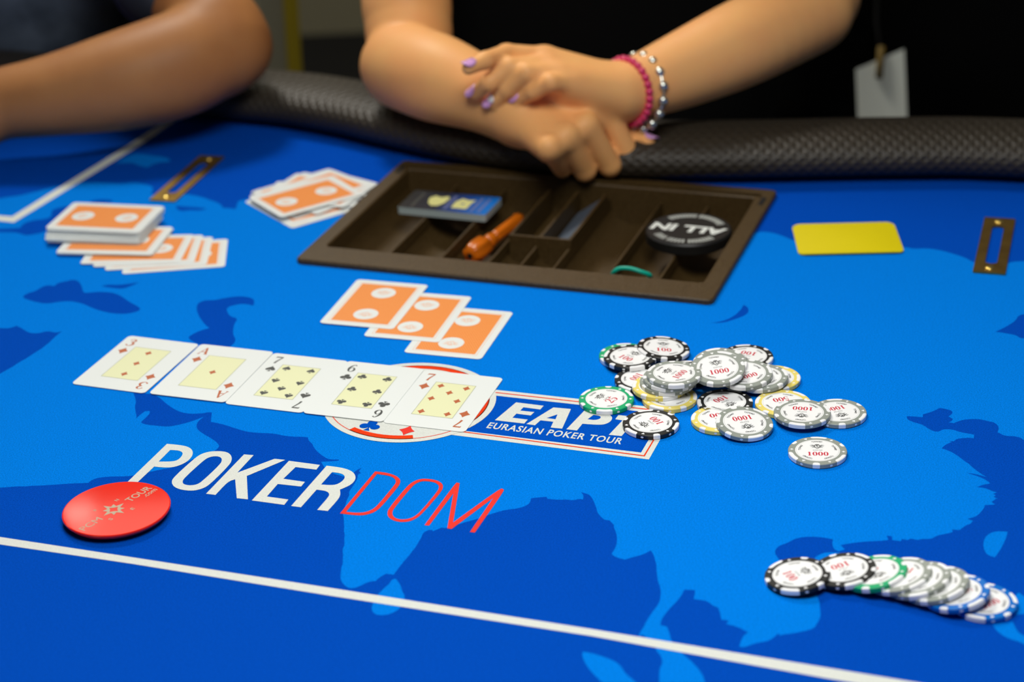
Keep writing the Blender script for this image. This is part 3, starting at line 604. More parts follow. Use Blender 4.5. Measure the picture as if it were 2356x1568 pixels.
for t in f:
    x = sum(v[i].x for i in t) / 3
    y = sum(v[i].y for i in t) / 3
    if not pip(x, y, [railw]) or pip(x, y, [hole]): continue
    a, b, c = (v[i] for i in t)
    if (b.x - a.x) * (c.y - a.y) - (b.y - a.y) * (c.x - a.x) < 0: t = tuple(reversed(t))
    is_land = pip(x, y, [LAND])
    if is_land and any(pip(x, y, [S]) for S in SEAS): is_land = False
    if not is_land and any(pip(x, y, [S]) for S in ISLANDS): is_land = True
    (land_f if is_land else sea_f).append(tuple(t))
def part_mesh(faces):
    used = sorted({i for t in faces for i in t})
    ix = {k: n for n, k in enumerate(used)}
    return [(v[k].x, v[k].y, TZ) for k in used], [tuple(ix[i] for i in t) for t in faces]
tag(obj('felt', *part_mesh(sea_f), F_DARK, table), 'dark blue felt, the seas of the printed map')
tag(obj('printed_land', *part_mesh(land_f), F_LIGHT, table), 'bright blue printed continents')
# board under the felt
bv, bf = fill([railw, hole])
bm_ = MB().add([(p[0], p[1], TZ - 0.001) for p in bv], bf).add([(p[0], p[1], TZ - 0.03) for p in bv], [tuple(reversed(t)) for t in bf])
n = len(railw)
bm_.add([(p[0], p[1], z) for z in (TZ - 0.03, TZ - 0.001) for p in railw], [(i, (i + 1) % n, n + (i + 1) % n, n + i) for i in range(n)])
WOOD = mat('dark_wood', (0.02, 0.012, 0.008), 0.5)
bm_.obj('table_board', WOOD, table)
for s in (-0.7, 0.7):
    p = tray_pt(s, -0.3)
    MB().lathe([(0.26, 0), (0.26, 0.03), (0.06, 0.06), (0.05, 0.55), (0.16, 0.70), (0.16, TZ - 0.03)], 28).obj('pedestal', WOOD, table, True, (p[0], p[1], 0))
# padded rail, 100 mm wide and 40 mm high
RA, RB, NR = 0.050, 0.0205, 22
rv, rf, ruv = [], [], []
n = len(railw)
acc = 0.0
lens = []
for i in range(n):
    lens.append(acc)
    a, b = railw[i], railw[(i + 1) % n]
    acc += math.hypot(b[0] - a[0], b[1] - a[1])
for i in range(n):
    a, b = railw[i - 1], railw[(i + 1) % n]
    d = Vector((b[0] - a[0], b[1] - a[1])).normalized()
    nn = Vector((-d.y, d.x))
    for k in range(NR):
        t = 2 * PI * k / NR
        ct, st = math.cos(t), math.sin(t)
        ex = math.copysign(abs(ct) ** 0.8, ct) * RA
        ez = math.copysign(abs(st) ** 0.85, st) * RB
        rv.append((railw[i][0] + nn.x * ex, railw[i][1] + nn.y * ex, TZ + RB + ez))
for i in range(n):
    for k in range(NR):
        rf.append((i * NR + k, ((i + 1) % n) * NR + k, ((i + 1) % n) * NR + (k + 1) % NR, i * NR + (k + 1) % NR))
        l0, l1 = lens[i], lens[i] + math.hypot(railw[(i + 1) % n][0] - railw[i][0], railw[(i + 1) % n][1] - railw[i][1])
        s0, s1 = k * 0.0075, (k + 1) * 0.0075
        ruv += [(l0, s0), (l1, s0), (l1, s1), (l0, s1)]
rf = [tuple(reversed(t)) for t in rf]
ruv2 = []
for i in range(0, len(ruv), 4): ruv2 += list(reversed(ruv[i:i + 4]))
rail = obj('padded_rail', rv, rf, LEATHER, table, True)
ul = rail.data.uv_layers.new(name='grain')
for i, c in enumerate(ruv2): ul.data[i].uv = c
tag(rail, 'brown leather rail with a woven grain')
# printed lines and lettering, thin ink films on the felt
def run_on(P, d0, d1):
    P = [tuple(p) for p in P]
    def ext(p, q, d):
        L = math.hypot(p[0] - q[0], p[1] - q[1])
        return (p[0] + (p[0] - q[0]) / L * d, p[1] + (p[1] - q[1]) / L * d)
    if d0: P = [ext(P[0], P[1], d0)] + P
    if d1: P = P + [ext(P[-1], P[-2], d1)]
    return P
for nm, L, d0, d1 in (('betting_line', LINE_NEAR, 0.45, 0.55), ('betting_line', LINE_FAR, 0.30, 0)):
    a, b = (run_on(q, d0, d1) for q in L)
    m_ = MB()
    k = len(a)
    m_.add([(*p, TZ + 0.00015) for p in a] + [(*p, TZ + 0.00015) for p in b], [(i, i + 1, k + i + 1, k + i) for i in range(k - 1)]).fix_up()
    tag(m_.obj(nm, F_WHITE, table), 'white line printed on the felt')
for L in WORD_WHITE:
    tag(MB().polys([soften(q) for q in L], TZ + 0.00015).obj('printed_letter', F_WHITE, table), 'white letter of the word POKERDOM')
for L in WORD_RED:
    tag(MB().polys([soften(q) for q in L], TZ + 0.00015).obj('printed_letter', F_RED, table), 'red letter of the word POKERDOM')
lg = tag(MB().polys([FRAME_OUT, FRAME_IN], TZ + 0.00015).obj('logo_frame', F_WHITE, table), 'white frame of the printed tour logo')
MB().polys([FRAME_RED_OUT, FRAME_RED_IN], 0.0001 + TZ + 0.00015).obj('frame_line', F_ORANGE, lg)
lp = tag(MB().polys([FRAME_IN], TZ + 0.00012).obj('logo_panel', F_LOGO, table), 'blue panel of the printed tour logo')
for L in EAPT:
    MB().polys([soften(q) for q in L], TZ + 0.00022).obj('printed_letter', F_WHITE, lp)
m_ = MB()
o_, e_, u_ = (np.array(q) for q in TOUR_LINE)
text_on(m_, 'EURASIAN POKER TOUR', o_, e_ - o_, u_ - o_, TZ + 0.00022, bold=0.02, spacing=1.12)
m_.obj('printed_words', F_WHITE, lp)
ex, ey = EMBLEM_C[0]
em = tag(MB().disc(ex, ey, 0.0637, TZ + 0.0003, 96).obj('logo_emblem', F_WHITE, table), 'round white emblem with red border and card suits')
m_ = MB().ring(ex, ey, 0.0583, 0.0590, TZ + 0.0004, n=96)
for a0, a1 in EMB_ARCS:
    m_.ring(ex, ey, 0.0535, 0.0590, TZ + 0.0004, a0, a1, 20)
m_.obj('emblem_border', F_ORANGE, em)
def suit_polys(kind, s=1.0):
    """suit outlines, about 1 unit wide"""
    def bez(pts): return pts
    if kind == 'diamond':
        P = []
        for (x0, y0), (x1, y1) in (((0, .62), (.5, 0)), ((.5, 0), (0, -.62)), ((0, -.62), (-.5, 0)), ((-.5, 0), (0, .62))):
            for i in range(4):
                t = i / 4
                k = 1 - 0.16 * math.sin(PI * t)
                P.append(((x0 + (x1 - x0) * t) * k, (y0 + (y1 - y0) * t) * k))
        out = [P]
    elif kind == 'club':
        out = []
        for cx, cy in ((0, .28), (-.27, -.08), (.27, -.08)):
            out.append([(cx + .245 * math.cos(2 * PI * i / 14), cy + .245 * math.sin(2 * PI * i / 14)) for i in range(14)])
        out.append([(-.05, .2), (-.03, -.25), (-.16, -.5), (.16, -.5), (.03, -.25), (.05, .2)])
        out.append([(-.12, .1), (-.12, -.1), (.12, -.1), (.12, .1)])
    elif kind == 'spade':
        L = [(0, .55), (.10, .36), (.30, .16), (.46, -.04), (.44, -.22), (.28, -.31), (.12, -.26), (.03, -.14)]
        out = [L + [(-x, y) for x, y in reversed(L) if x > 0]]
        out.append([(-.03, -.1), (-.04, -.3), (-.17, -.5), (.17, -.5), (.04, -.3), (.03, -.1)])
    else:
        L = [(0, -.55), (.22, -.22), (.45, .06), (.48, .28), (.34, .45), (.14, .43), (0, .26)]
        out = [L + [(-x, y) for x, y in reversed(L) if x > 0]]
    return [[(x * s, y * s) for x, y in P] for P in out]
def suit_into(mb, kind, cx, cy, s, ang, z):
    c, sn = math.cos(ang), math.sin(ang)
    for i, P in enumerate(suit_polys(kind, s)):
        mb.poly([(cx + x * c - y * sn, cy + x * sn + y * c) for x, y in P], z + i * 0.000006)
bx_, by_ = EMB_CLUB[0]
m_ = MB(); suit_into(m_, 'club', bx_ + 0.001, by_ + 0.003, 0.0150, TRAY_A, TZ + 0.0005); m_.obj('emblem_club', F_LOGO, em)
bx_, by_ = EMB_DIA[0]
m_ = MB(); suit_into(m_, 'diamond', bx_, by_, 0.0118, TRAY_A, TZ + 0.0005); m_.obj('emblem_diamond', F_RED, em)

# ------------------------------------------------------------------ playing cards
CW, CH, CT = 0.063, 0.088, 0.0003
card_me = MB().prism(rrect(CW, CH, 0.0036), -CT / 2, CT / 2).mesh('card_stock', CARD_W)
ZT = CT / 2 + 0.00004
def rect_poly(w, h): return [(-w / 2, -h / 2), (w / 2, -h / 2), (w / 2, h / 2), (-w / 2, h / 2)]
back_me = MB().poly(rect_poly(0.0485, 0.0735), ZT).mesh('back_panel', CARD_BACK)
backline_me = MB().polys([rect_poly(0.0523, 0.0773), rect_poly(0.0513, 0.0763)], ZT).mesh('back_border', CARD_BACK_PALE)
med_me = MB().disc(0, 0, 0.0102, ZT + 0.00004, 28).mesh('medallion', CARD_W)
def emblem_into(mb, s, z, cx=0, cy=0, ang=0):
    """small crest: shield with a letter, wings and a crown; s = width"""
    t = MB()
    t.strokes([(-.16, .22, .05), (-.17, -.02, .05), (-.09, -.2, .05), (0, -.28, .05), (.09, -.2, .05), (.17, -.02, .05), (.16, .22, .05)], 0, 3)
    t.line((-.18, .22), (.18, .22), .05)
    t.strokes([(.08, .13, .045), (0, .17, .05), (-.07, .11, .055), (0, .02, .06), (.07, -.07, .055), (0, -.14, .05), (-.09, -.1, .04)], 0, 3)
    for sx in (-1, 1):
        t.strokes([(sx * .2, .12, .08), (sx * .34, .22, .07), (sx * .5, .16, .02)], 0, 3)
        t.strokes([(sx * .2, .0, .08), (sx * .33, .06, .07), (sx * .46, 0, .02)], 0, 3)
        t.strokes([(sx * .17, -.12, .07), (sx * .28, -.1, .06), (sx * .38, -.16, .02)], 0, 3)
    t.line((-.13, .27), (.13, .27), .05)
    for x in (-.11, 0, .11): t.line((x, .28), (x, .40 if x == 0 else .36), .07, 0, .015)
    c, sn = math.cos(ang), math.sin(ang)
    mb.add([(cx + s * (p[0] * c - p[1] * sn), cy + s * (p[0] * sn + p[1] * c), z) for p in t.v], t.f)
m_ = MB(); emblem_into(m_, 0.013, ZT + 0.00008); m_.fix_up(); medprint_me = m_.mesh('medallion_crest', CARD_BACK_PALE)

def add_back(card):
    put('back_panel', back_me, card)
    put('back_border', backline_me, card)
    for s in (1, -1):
        md = put('medallion', med_me, card, (0, s * 0.021, 0), (0, 0, 0 if s > 0 else PI))
        put('medallion_crest', medprint_me, md)

def make_card(x, y, z, ang, label, group, tilt=(0, 0)):
    o = put('playing_card', card_me, None, (x, y, z + CT / 2), (tilt[0], tilt[1], ang))
    return tag(o, label, 'playing card', group)

GLYPH = {
 '3': [[(.10, .80, .10), (.20, .95, .06), (.36, 1.0, .05), (.52, .90, .11), (.54, .75, .13), (.42, .60, .09), (.28, .55, .05)],
       [(.28, .55, .05), (.46, .50, .09), (.60, .34, .14), (.56, .13, .12), (.38, 0, .05), (.20, .02, .06), (.06, .18, .11)]],
 '7': [[(.06, .80, .03), (.08, .95, .07)], [(.06, .94, .11), (.62, .94, .11)], [(.60, .94, .06), (.46, .62, .09), (.34, .30, .11), (.28, 0, .13)]],
 '6': [[(.55, .88, .09), (.42, 1.0, .05), (.26, .88, .09), (.13, .60, .13), (.12, .34, .14), (.20, .08, .09), (.36, 0, .05), (.52, .10, .10), (.58, .30, .13), (.50, .50, .09), (.36, .58, .05), (.22, .48, .05), (.15, .38, .05)]],
 'A': [[(.04, .02, .05), (.36, 1.0, .05)], [(.36, 1.0, .10), (.66, .02, .15)], [(.16, .36, .06), (.55, .36, .06)], [(-.04, .02, .05), (.16, .02, .05)], [(.53, .02, .05), (.80, .02, .05)]],
 '1': [[(.12, .84, .03), (.30, .95, .09)], [(.34, .98, .17), (.34, .03, .17)], [(.12, .025, .05), (.56, .025, .05)]],
 '2': [[(.10, .74, .13), (.16, .92, .08), (.34, 1.0, .05), (.52, .90, .13), (.55, .70, .16), (.42, .44, .10), (.20, .20, .06), (.08, .07, .06)],
       [(.07, .07, .13), (.60, .07, .13)], [(.60, .05, .05), (.63, .24, .03)]],
 '5': [[(.16, .96, .12), (.56, .96, .10)], [(.16, .97, .05), (.13, .50, .05)], [(.13, .50, .04), (.30, .60, .06), (.48, .54, .12), (.58, .34, .17), (.50, .10, .12), (.32, 0, .05), (.16, .04, .07), (.08, .20, .13)]],
}
def glyph_into(mb, ch, x, y, h, z, wx=1.0, heavy=1.0):
    if ch == '0':
        n = 24
        t = MB()
        o = [(.33 + .32 * math.cos(2 * PI * i / n), .5 + .515 * math.sin(2 * PI * i / n)) for i in range(n)]
        q = [(.33 + .115 * math.cos(2 * PI * i / n), .5 + .45 * math.sin(2 * PI * i / n)) for i in range(n)]
        t.add([(*p, 0) for p in o] + [(*p, 0) for p in q], [(i, (i + 1) % n, n + (i + 1) % n, n + i) for i in range(n)])
    else:
        t = MB()
        for i, s in enumerate(GLYPH[ch]):
            t.strokes([(p[0], p[1], p[2] * heavy) for p in s], i * 0.000006, 4 if len(s) > 2 else 1)
    mb.add([(x + p[0] * h * wx, y + p[1] * h, z + p[2]) for p in t.v], t.f)

def face_print(card, rank, suit, flip=False):
    ink = CARD_RED if suit == 'diamond' else CARD_BLACK
    rz = PI if flip else 0
    pn = MB().poly(rect_poly(0.0318, 0.0532), ZT).obj('face_panel', CARD_CREAM, card)
    MB().polys([rect_poly(0.0318, 0.0532), rect_poly(0.0312, 0.0526)], ZT + 0.00004).obj('panel_line', CARD_LINE, pn)
    for s in (0, 1):
        m1 = MB()
        glyph_into(m1, rank, -0.0264, 0.0272, 0.0112, ZT, 0.88, 1.35)
        if s: m1.xf(Matrix.Rotation(PI, 4, 'Z'))
        m1.fix_up().obj('index_number', ink, card)
        m2 = MB()
        suit_into(m2, suit, -0.0222, 0.0178, 0.0088, 0, ZT)
        if s: m2.xf(Matrix.Rotation(PI, 4, 'Z'))
        m2.fix_up().obj('index_suit', ink, card)
    rows = {'A': [(0, 0)], '3': [(0, .0187), (0, 0), (0, -.0187)],
            '6': [(a * .0101, b * .021) for a in (-1, 1) for b in (1, 0, -1)],
            '7': [(a * .0101, b * .021) for a in (-1, 1) for b in (1, 0, -1)] + [(0, .0116 * (-1 if flip else 1))]}[rank]
    for x, y in rows:
        inv = y < -0.001 or (flip and abs(y) < 0.001)
        m1 = MB()
        suit_into(m1, suit, x, y, 0.0062 if suit == 'diamond' else 0.0072, PI if inv else 0, ZT + 0.00004)
        m1.fix_up().obj('pip', ink, card)

names = [('3', 'diamond', 'three of diamonds face up at the open end of the board'), ('A', 'diamond', 'ace of diamonds face up in the board row'),
         ('7', 'spade', 'seven of spades face up in the middle of the board'), ('6', 'club', 'six of clubs face up in the board row'),
         ('7', 'diamond', 'seven of diamonds face up covering the round printed emblem')]
for i, ((rk, st, lb), (x, y, a)) in enumerate(zip(names, BOARD)):
    c = make_card(x, y, 0.0005 + (0.00032 if i % 2 else 0), a, lb, 'board cards')
    face_print(c, rk, st, flip=(st == 'spade'))
for i, (x, y, a) in enumerate(BURN):
    c = make_card(x, y, 0.0003 + 0.00033 * (2 - i), a, ['orange backed card on top of the three overlapping burn cards', 'orange backed card in the middle of the three burn cards',
                  'orange backed card lowest of the three burn cards, nearest the round emblem'][i], 'burn cards')
    add_back(c)
z = 0.0003
for i, (x, y, a) in enumerate(reversed(FAN)):
    c = make_card(x, y, z, a, ['lowest fanned orange backed card, most of its short end showing', 'second fanned card above the lowest one under the deck',
                  'third fanned card above the lowest one under the deck', 'fanned orange backed card directly under the thin packet'][i], 'cards fanned out from the deck')
    add_back(c)
    z += CT + 0.00002
rnd = random.Random(5)
for i in range(7):
    x, y, a = PACKET
    c = make_card(x + rnd.uniform(-.0006, .0006), y + rnd.uniform(-.0006, .0006), z, a + rnd.uniform(-.008, .008),
                  'orange backed card in the thin packet pushed out under the deck', 'thin packet under the deck')
    if i == 6:
        add_back(c)
        c['label'] = 'orange backed card on top of the thin packet under the deck'
    z += CT + 0.00002
ND = 30
for i in range(ND):
    t = i / (ND - 1)
    k = min(1, max(0, (t - 0.35) / 0.3))
    x = DECK_LOW[0] + (DECK_TOP[0] - DECK_LOW[0]) * k
    y = DECK_LOW[1] + (DECK_TOP[1] - DECK_LOW[1]) * k
    a = DECK_LOW[2] + (DECK_TOP[2] - DECK_LOW[2]) * k
    c = make_card(x + rnd.uniform(-.0012, .0012), y + rnd.uniform(-.0012, .0012), z, a + rnd.uniform(-.012, .012),
                  'white edged card in the squared stub of the deck', 'deck stub cards')
    if i == ND - 1:
        add_back(c)
        c['label'] = 'orange backed top card of the squared deck stub'
    z += CT + 0.00001
# discards beside the tray
mx_, my_, ma_ = MUCK_TOP
lx_, ly_, la_ = MUCK_LOW
muck = [(lx_, ly_, la_), (lx_ + .004, ly_ + .006, la_ - .12), (-.178, 1.705, 2.30), (-.172, 1.722, .95), (-.186, 1.716, 2.00), (-.166, 1.708, 1.42),
        (-.181, 1.712, .80), (-.170, 1.716, 2.45), (-.163, 1.703, 1.85), (-.184, 1.724, 2.22), (-.160, 1.713, 1.10), (mx_ - .004, my_ + .022, ma_ + .14), (mx_ - .012, my_ + .008, ma_ - .05), (mx_, my_, ma_)]
z = 0.0003
for i, (x, y, a) in enumerate(muck):
    far = max((x + sx * CW / 2 * math.cos(a) - sy * CH / 2 * math.sin(a) - TRAY_C[0]) * TU.x + (y + sx * CW / 2 * math.sin(a) + sy * CH / 2 * math.cos(a) - TRAY_C[1]) * TU.y
              for sx in (-1, 1) for sy in (-1, 1))
    if far > -0.1815:
        x, y = x + TU.x * (-0.1815 - far), y + TU.y * (-0.1815 - far)
    c = make_card(x, y, z, a, 'orange backed card in the messy discard heap beside the tray' if i < len(muck) - 1 else 'orange backed card on top of the messy discard heap', 'discarded cards beside the tray')
    add_back(c)
    z += CT + 0.00003

# ------------------------------------------------------------------ poker chips
CR, CTK = 0.020, 0.0034
N_C = 60
body_prof = [(CR - 0.0004, -CTK / 2), (CR, -CTK / 2 + 0.0004), (CR, CTK / 2 - 0.0004), (CR - 0.0004, CTK / 2)]
body_me = {}
for den, m in CHIP_C.items():
    b = MB().lathe(body_prof, N_C)
    me = b.mesh('chip_body_%d' % den, m)
    body_me[den] = me
def insert_mesh(half, name):
    """white block wrapping over the rim, r 17.3..20 mm"""
    b = MB()
    ns = 8 if half > 10 else 4
    prof = [(0.0173, CTK / 2 + 0.00005), (CR - 0.0004, CTK / 2 + 0.00005), (CR + 0.00005, CTK / 2 - 0.0004), (CR + 0.00005, -CTK / 2 + 0.0004), (CR - 0.0004, -CTK / 2 - 0.00003)]
    vs = []
    for i in range(ns + 1):
        t = -half + 2 * half * i / ns
        for q, (r, zz) in enumerate(prof):
            rr = r
            if q == 0 and i in (0, ns): rr = r + 0.0009
            vs.append((rr * math.cos(R_(t)), rr * math.sin(R_(t)), zz))
    k = len(prof)
    fs = [(i * k + q + 1, i * k + q, (i + 1) * k + q, (i + 1) * k + q + 1) for i in range(ns) for q in range(k - 1)]
    fs = [tuple(reversed(t)) for t in fs]
    return b.add(vs, fs).mesh(name, CHIP_W)
long_me = insert_mesh(17, 'edge_insert_long')
short_me = insert_mesh(7, 'edge_insert_short')
m_ = MB()
for i in range(6):
    a = R_(30 + 60 * i)
    suit_into(m_, ('heart', 'diamond', 'club', 'spade', 'diamond', 'club')[i], 0.0175 * math.cos(a), 0.0175 * math.sin(a), 0.0023, a - PI / 2, CTK / 2 + 0.00005)
m_.fix_up()
for i in range(6):
    a0 = R_(30 + 60 * i)
    vs = []
    for k in range(10):
        t = 2 * PI * k / 10
        a = a0 + 0.0011 / CR * math.cos(t)
        vs.append(((CR + 0.00005) * math.cos(a), (CR + 0.00005) * math.sin(a), 0.0008 * math.sin(t)))
    m_.add(vs, [tuple(range(10))])
marks_me = m_.mesh('suit_marks', CHIP_W)
sticker_me = MB().lathe([(0.0152, CTK / 2), (0.0152, CTK / 2 + 0.00006), (0.0149, CTK / 2 + 0.00008)], 48).mesh('sticker', CHIP_IN)
ring_me = MB().ring(0, 0, 0.01432, 0.01450, CTK / 2 + 0.00011, n=48).mesh('sticker_ring', mat('sticker_grey', (0.5, 0.52, 0.5), 0.5))
ZS = CTK / 2 + 0.00013
m_ = MB()
emblem_into(m_, 0.0098, ZS, 0, 0.0052)
text_on(m_, 'СОЧИ', (-0.0031, -0.0007), (0.0062, 0), (0, 0.0014), ZS)
for i in range(5):
    text_arc(m_, 'турнир', 0, 0, 0.0118, 90 - 72 * i, 0.0017, ZS, width=0.0072, bold=0.012, shear=0.15)
m_.fix_up()
print_me = m_.mesh('printed_crest', INK_BLACK)
value_me = {}
for den in CHIP_C:
    s = str(den)
    m_ = MB()
    hh = 0.0053 if den >= 1000 else (0.0058 if den >= 100 else 0.0066)
    adv = 0.70 * hh
    w = adv * len(s)
    for i, ch in enumerate(s):
        glyph_into(m_, ch, -w / 2 + adv * i, -0.0076, hh, ZS, 1.0, 1.2)
    value_me[den] = m_.fix_up().mesh('printed_value_%d' % den, INK_RED)
for den, x, y, z, tilt, tdir, up, spin, lab in CHIPS:
    ax = Vector((-math.sin(R_(tdir)), math.cos(R_(tdir)), 0))
    M = Matrix.Translation((x, y, z)) @ Matrix.Rotation(R_(tilt), 4, ax)
    c = put('poker_chip', body_me[den])
    c.matrix_world = M @ Matrix.Rotation(R_(spin), 4, 'Z')
    tag(c, lab, 'poker chip', 'chips of the toppled row' if 'toppled row' in lab else 'chips in the pot')
    for i in range(3):
        put('edge_insert', long_me, c, rot=(0, 0, R_(120 * i)))
        put('edge_insert', short_me, c, rot=(0, 0, R_(60 + 120 * i)))
    put('suit_marks', marks_me, c)
    s = put('sticker', sticker_me, c, rot=(0, 0, R_(up - spin)))
    put('sticker_ring', ring_me, s)
    put('printed_crest', print_me, s)
    put('printed_value', value_me[den], s)

# ------------------------------------------------------------------ dealer tray
tray = tag(empty('dealer_chip_tray', (TRAY_C[0], TRAY_C[1], 0), (0, 0, TRAY_A)), 'dark brown hammered dealer chip tray set into the table', 'tray')
UL, UR, VB, VT = -0.1815, 0.1860, -0.1310, 0.1190      # outer flange
IL, IR, IB, IT = -0.1660, 0.1700, -0.0985, 0.0965      # opening
def bevel_frame(z0, z1, b):
    """flange ring with bevelled outer and inner edges"""
    m = MB()
    def loop(x0, x1, y0, y1, r, z):
        P = rrect(x1 - x0, y1 - y0, r, 4)
        return [(p[0] + (x0 + x1) / 2, p[1] + (y0 + y1) / 2, z) for p in P]
    loops = [loop(UL, UR, VB, VT, .006, z0), loop(UL, UR, VB, VT, .006, z1 - b), loop(UL + b, UR - b, VB + b, VT - b, .005, z1),
             loop(IL - b, IR + b, IB - b, IT + b, .005, z1), loop(IL, IR, IB, IT, .004, z1 - b), loop(IL, IR, IB, IT, .004, -0.034)]
    k = len(loops[0])
    vs = [p for L in loops for p in L]
    fs = []
    for q in range(len(loops) - 1):
        fs += [(q * k + i, q * k + (i + 1) % k, (q + 1) * k + (i + 1) % k, (q + 1) * k + i) for i in range(k)]
    return m.add(vs, fs)
o = bevel_frame(0.0003, 0.0048, 0.0012).obj('rim', TRAY_M, tray)
smooth_by_angle(o, 25)
# raised lip along the far side and two dark latch slots
MB().box(IL - .004, IR + .004, IT + .003, IT + .006, 0.0047, 0.0075).obj('back_lip', TRAY_M, tray)
for u, v_ in ((-0.1735, 0.093), (0.1785, 0.088)):
    MB().box(u - .0022, u + .0022, v_ - .009, v_ + .009, 0.0046, 0.0051).obj('latch_slot', BLACK_PL, tray)
RIBS = [-0.1165, -0.0685, -0.0250, 0.0040, 0.0335, 0.0830, 0.1270]
edges = [IL] + RIBS + [IR]
for a, b in zip(edges, edges[1:]):
    # rounded trough between two ribs
    m_ = MB()
    w = b - a
    n = 12
    vs = []
    for v_ in (IB, IT):
        for i in range(n + 1):
            t = PI * i / n
            vs.append((a + w / 2 - math.cos(t) * w / 2, v_, -0.012 - math.sin(t) * min(0.0205, w * 0.48)))
    m_.add(vs, [(i, i + 1, n + 2 + i, n + 1 + i) for i in range(n)])
    o = m_.fix_up().obj('trough', TRAY_M, tray, True)
for i, u in enumerate(RIBS):
    top = -0.0065
    v1 = IT if i not in () else IT
    m_ = MB()
    P = [(-.0016, -.016), (.0016, -.016), (.0011, top - .0006), (.0005, top), (-.0005, top), (-.0011, top - .0006)]
    vs = [(u + x, v_, zz) for v_ in (IB + .012, IT - .002) for x, zz in P]
    m_.add(vs, [(k, (k + 1) % 6, 6 + (k + 1) % 6, 6 + k) for k in range(6)] + [(5, 4, 3, 2, 1, 0), (6, 7, 8, 9, 10, 11)])
    m_.obj('rib', TRAY_M, tray)
for u in (-0.0205, 0.0065, 0.0335):
    o = MB().box(u - .0013, u + .0013, -0.0265, 0.0860, -0.026, 0.0008).obj('slot_wall', TRAY_M, tray)
MB().box(-0.0218, 0.0348, -0.0290, -0.0262, -0.026, 0.0008).obj('cross_plate', TRAY_M, tray)
MB().box(-0.0205, 0.0335, -0.0262, 0.0860, -0.0268, -0.0258).obj('slot_floor', BLACK_PL, tray)
# front slope of the basin
m_ = MB()
m_.add([(IL, IB, -.004), (IR, IB, -.004), (IR, IB + .024, -.0325), (IL, IB + .024, -.0325)], [(0, 1, 2, 3)])
m_.obj('front_slope', TRAY_M, tray)
# bottom shell so the tray is closed from below
MB().box(IL, IR, IB, IT, -0.0352, -0.0342).obj('bottom', TRAY_M, tray)

def T3(u, v_, z):
    p = tray_pt(u, v_)
    return (p[0], p[1], z)
# card box lying across the ribs
bx, by, ba, bw, bh = BOX
box = tag(empty('card_box', (bx, by, -0.0062), (0, 0, TRAY_A - 0.015)), 'flat card box printed black and blue lying in the dealer tray', 'card box')
BWd, BHd, BT = 0.086, 0.0440, 0.0066
o = MB().prism(rrect(BWd, BHd, .002, 3), 0, BT).obj('box_body', mat('box_white', (0.42, 0.50, 0.50), 0.5), box)
def box_print():
    m = mat('box_print', (0.01, 0.01, 0.012), 0.35)
    nt = m.node_tree
    b = nt.nodes['Principled BSDF']
    tc = nt.nodes.new('ShaderNodeTexCoord')
    sp = nt.nodes.new('ShaderNodeSeparateXYZ')
    nt.links.new(tc.outputs['Object'], sp.inputs['Vector'])
    rp = nt.nodes.new('ShaderNodeValToRGB')
    mr = nt.nodes.new('ShaderNodeMapRange')
    mr.inputs['From Min'].default_value = -0.043
    mr.inputs['From Max'].default_value = 0.043
    nt.links.new(sp.outputs['X'], mr.inputs['Value'])
    nt.links.new(mr.outputs['Result'], rp.inputs['Fac'])
    e = rp.color_ramp.elements
    e[0].color = (0.02, 0.02, 0.018, 1)
    e[1].color = (0.0, 0.17, 0.62, 1)
    k = rp.color_ramp.elements.new(0.4); k.color = (0.018, 0.02, 0.035, 1)
    k = rp.color_ramp.elements.new(0.68); k.color = (0.01, 0.06, 0.28, 1)
    nt.links.new(rp.outputs['Color'], b.inputs['Base Color'])
    return m
MB().prism(rrect(BWd - .0004, BHd - .0004, .002, 3), BT, BT + 0.0003).obj('box_lid', box_print(), box)
YEL = mat('box_yellow_ink', (0.62, 0.60, 0.22), 0.5)
LIL = mat('box_lilac_ink', (0.13, 0.16, 0.36), 0.5)
GRE = mat('box_grey_ink', (0.05, 0.05, 0.04), 0.5)
zb = BT + 0.0004
m_ = MB(); m_.poly([(-.022, .006), (-.018, .012), (-.012, .009), (-.006, .013), (-.003, .009), (-.004, -.004), (-.008, -.011), (-.014, -.012), (-.019, -.006)], zb); m_.obj('yellow_crest', YEL, box)
m_ = MB(); m_.polys([[(.006, -.013), (.021, -.013), (.021, .001), (.0225, .010), (.016, .008), (.009, .011), (.005, .002)], [(.012, -.003), (.015, -.003), (.015, .0), (.012, .0)]], zb); m_.obj('yellow_crest', YEL, box)
for x, mm in ((.001, LIL), (.027, LIL), (.034, LIL), (-.031, GRE)):
    m_ = MB()
    for j in range(6): m_.line((x - .0016, -.015 + j * .0055), (x + .0016, -.0135 + j * .0055), .0035, zb)
    m_.fix_up().obj('small_print', mm, box)
# amber screwdriver
p0, p1, p2, p3 = (Vector(p) for p in DRIVER)
sd = tag(empty('screwdriver', p0), 'amber plastic screwdriver lying in a tray trough', 'screwdriver')
dv = (p3 - p0)
L = dv.length
q = dv.to_track_quat('Z', 'Y').to_matrix().to_4x4()
def fluted(prof, n, amp):
    m = MB()
    vs = []
    for r, zz in prof:
        for i in range(n):
            rr = r * (1 + (amp if i % 4 < 2 else -amp))
            vs.append((rr * math.cos(2 * PI * i / n), rr * math.sin(2 * PI * i / n), zz))
    fs = [(k * n + i, k * n + (i + 1) % n, (k + 1) * n + (i + 1) % n, (k + 1) * n + i) for k in range(len(prof) - 1) for i in range(n)]
    fs += [tuple(range(n - 1, -1, -1)), tuple(range((len(prof) - 1) * n, len(prof) * n))]
    return m.add(vs, fs)
fluted([(.0062, -.004), (.0088, 0), (.0096, .008), (.0092, .020), (.0060, .026)], 24, .07).xf(q).obj('handle_cap', ORANGE_PL, sd, True)
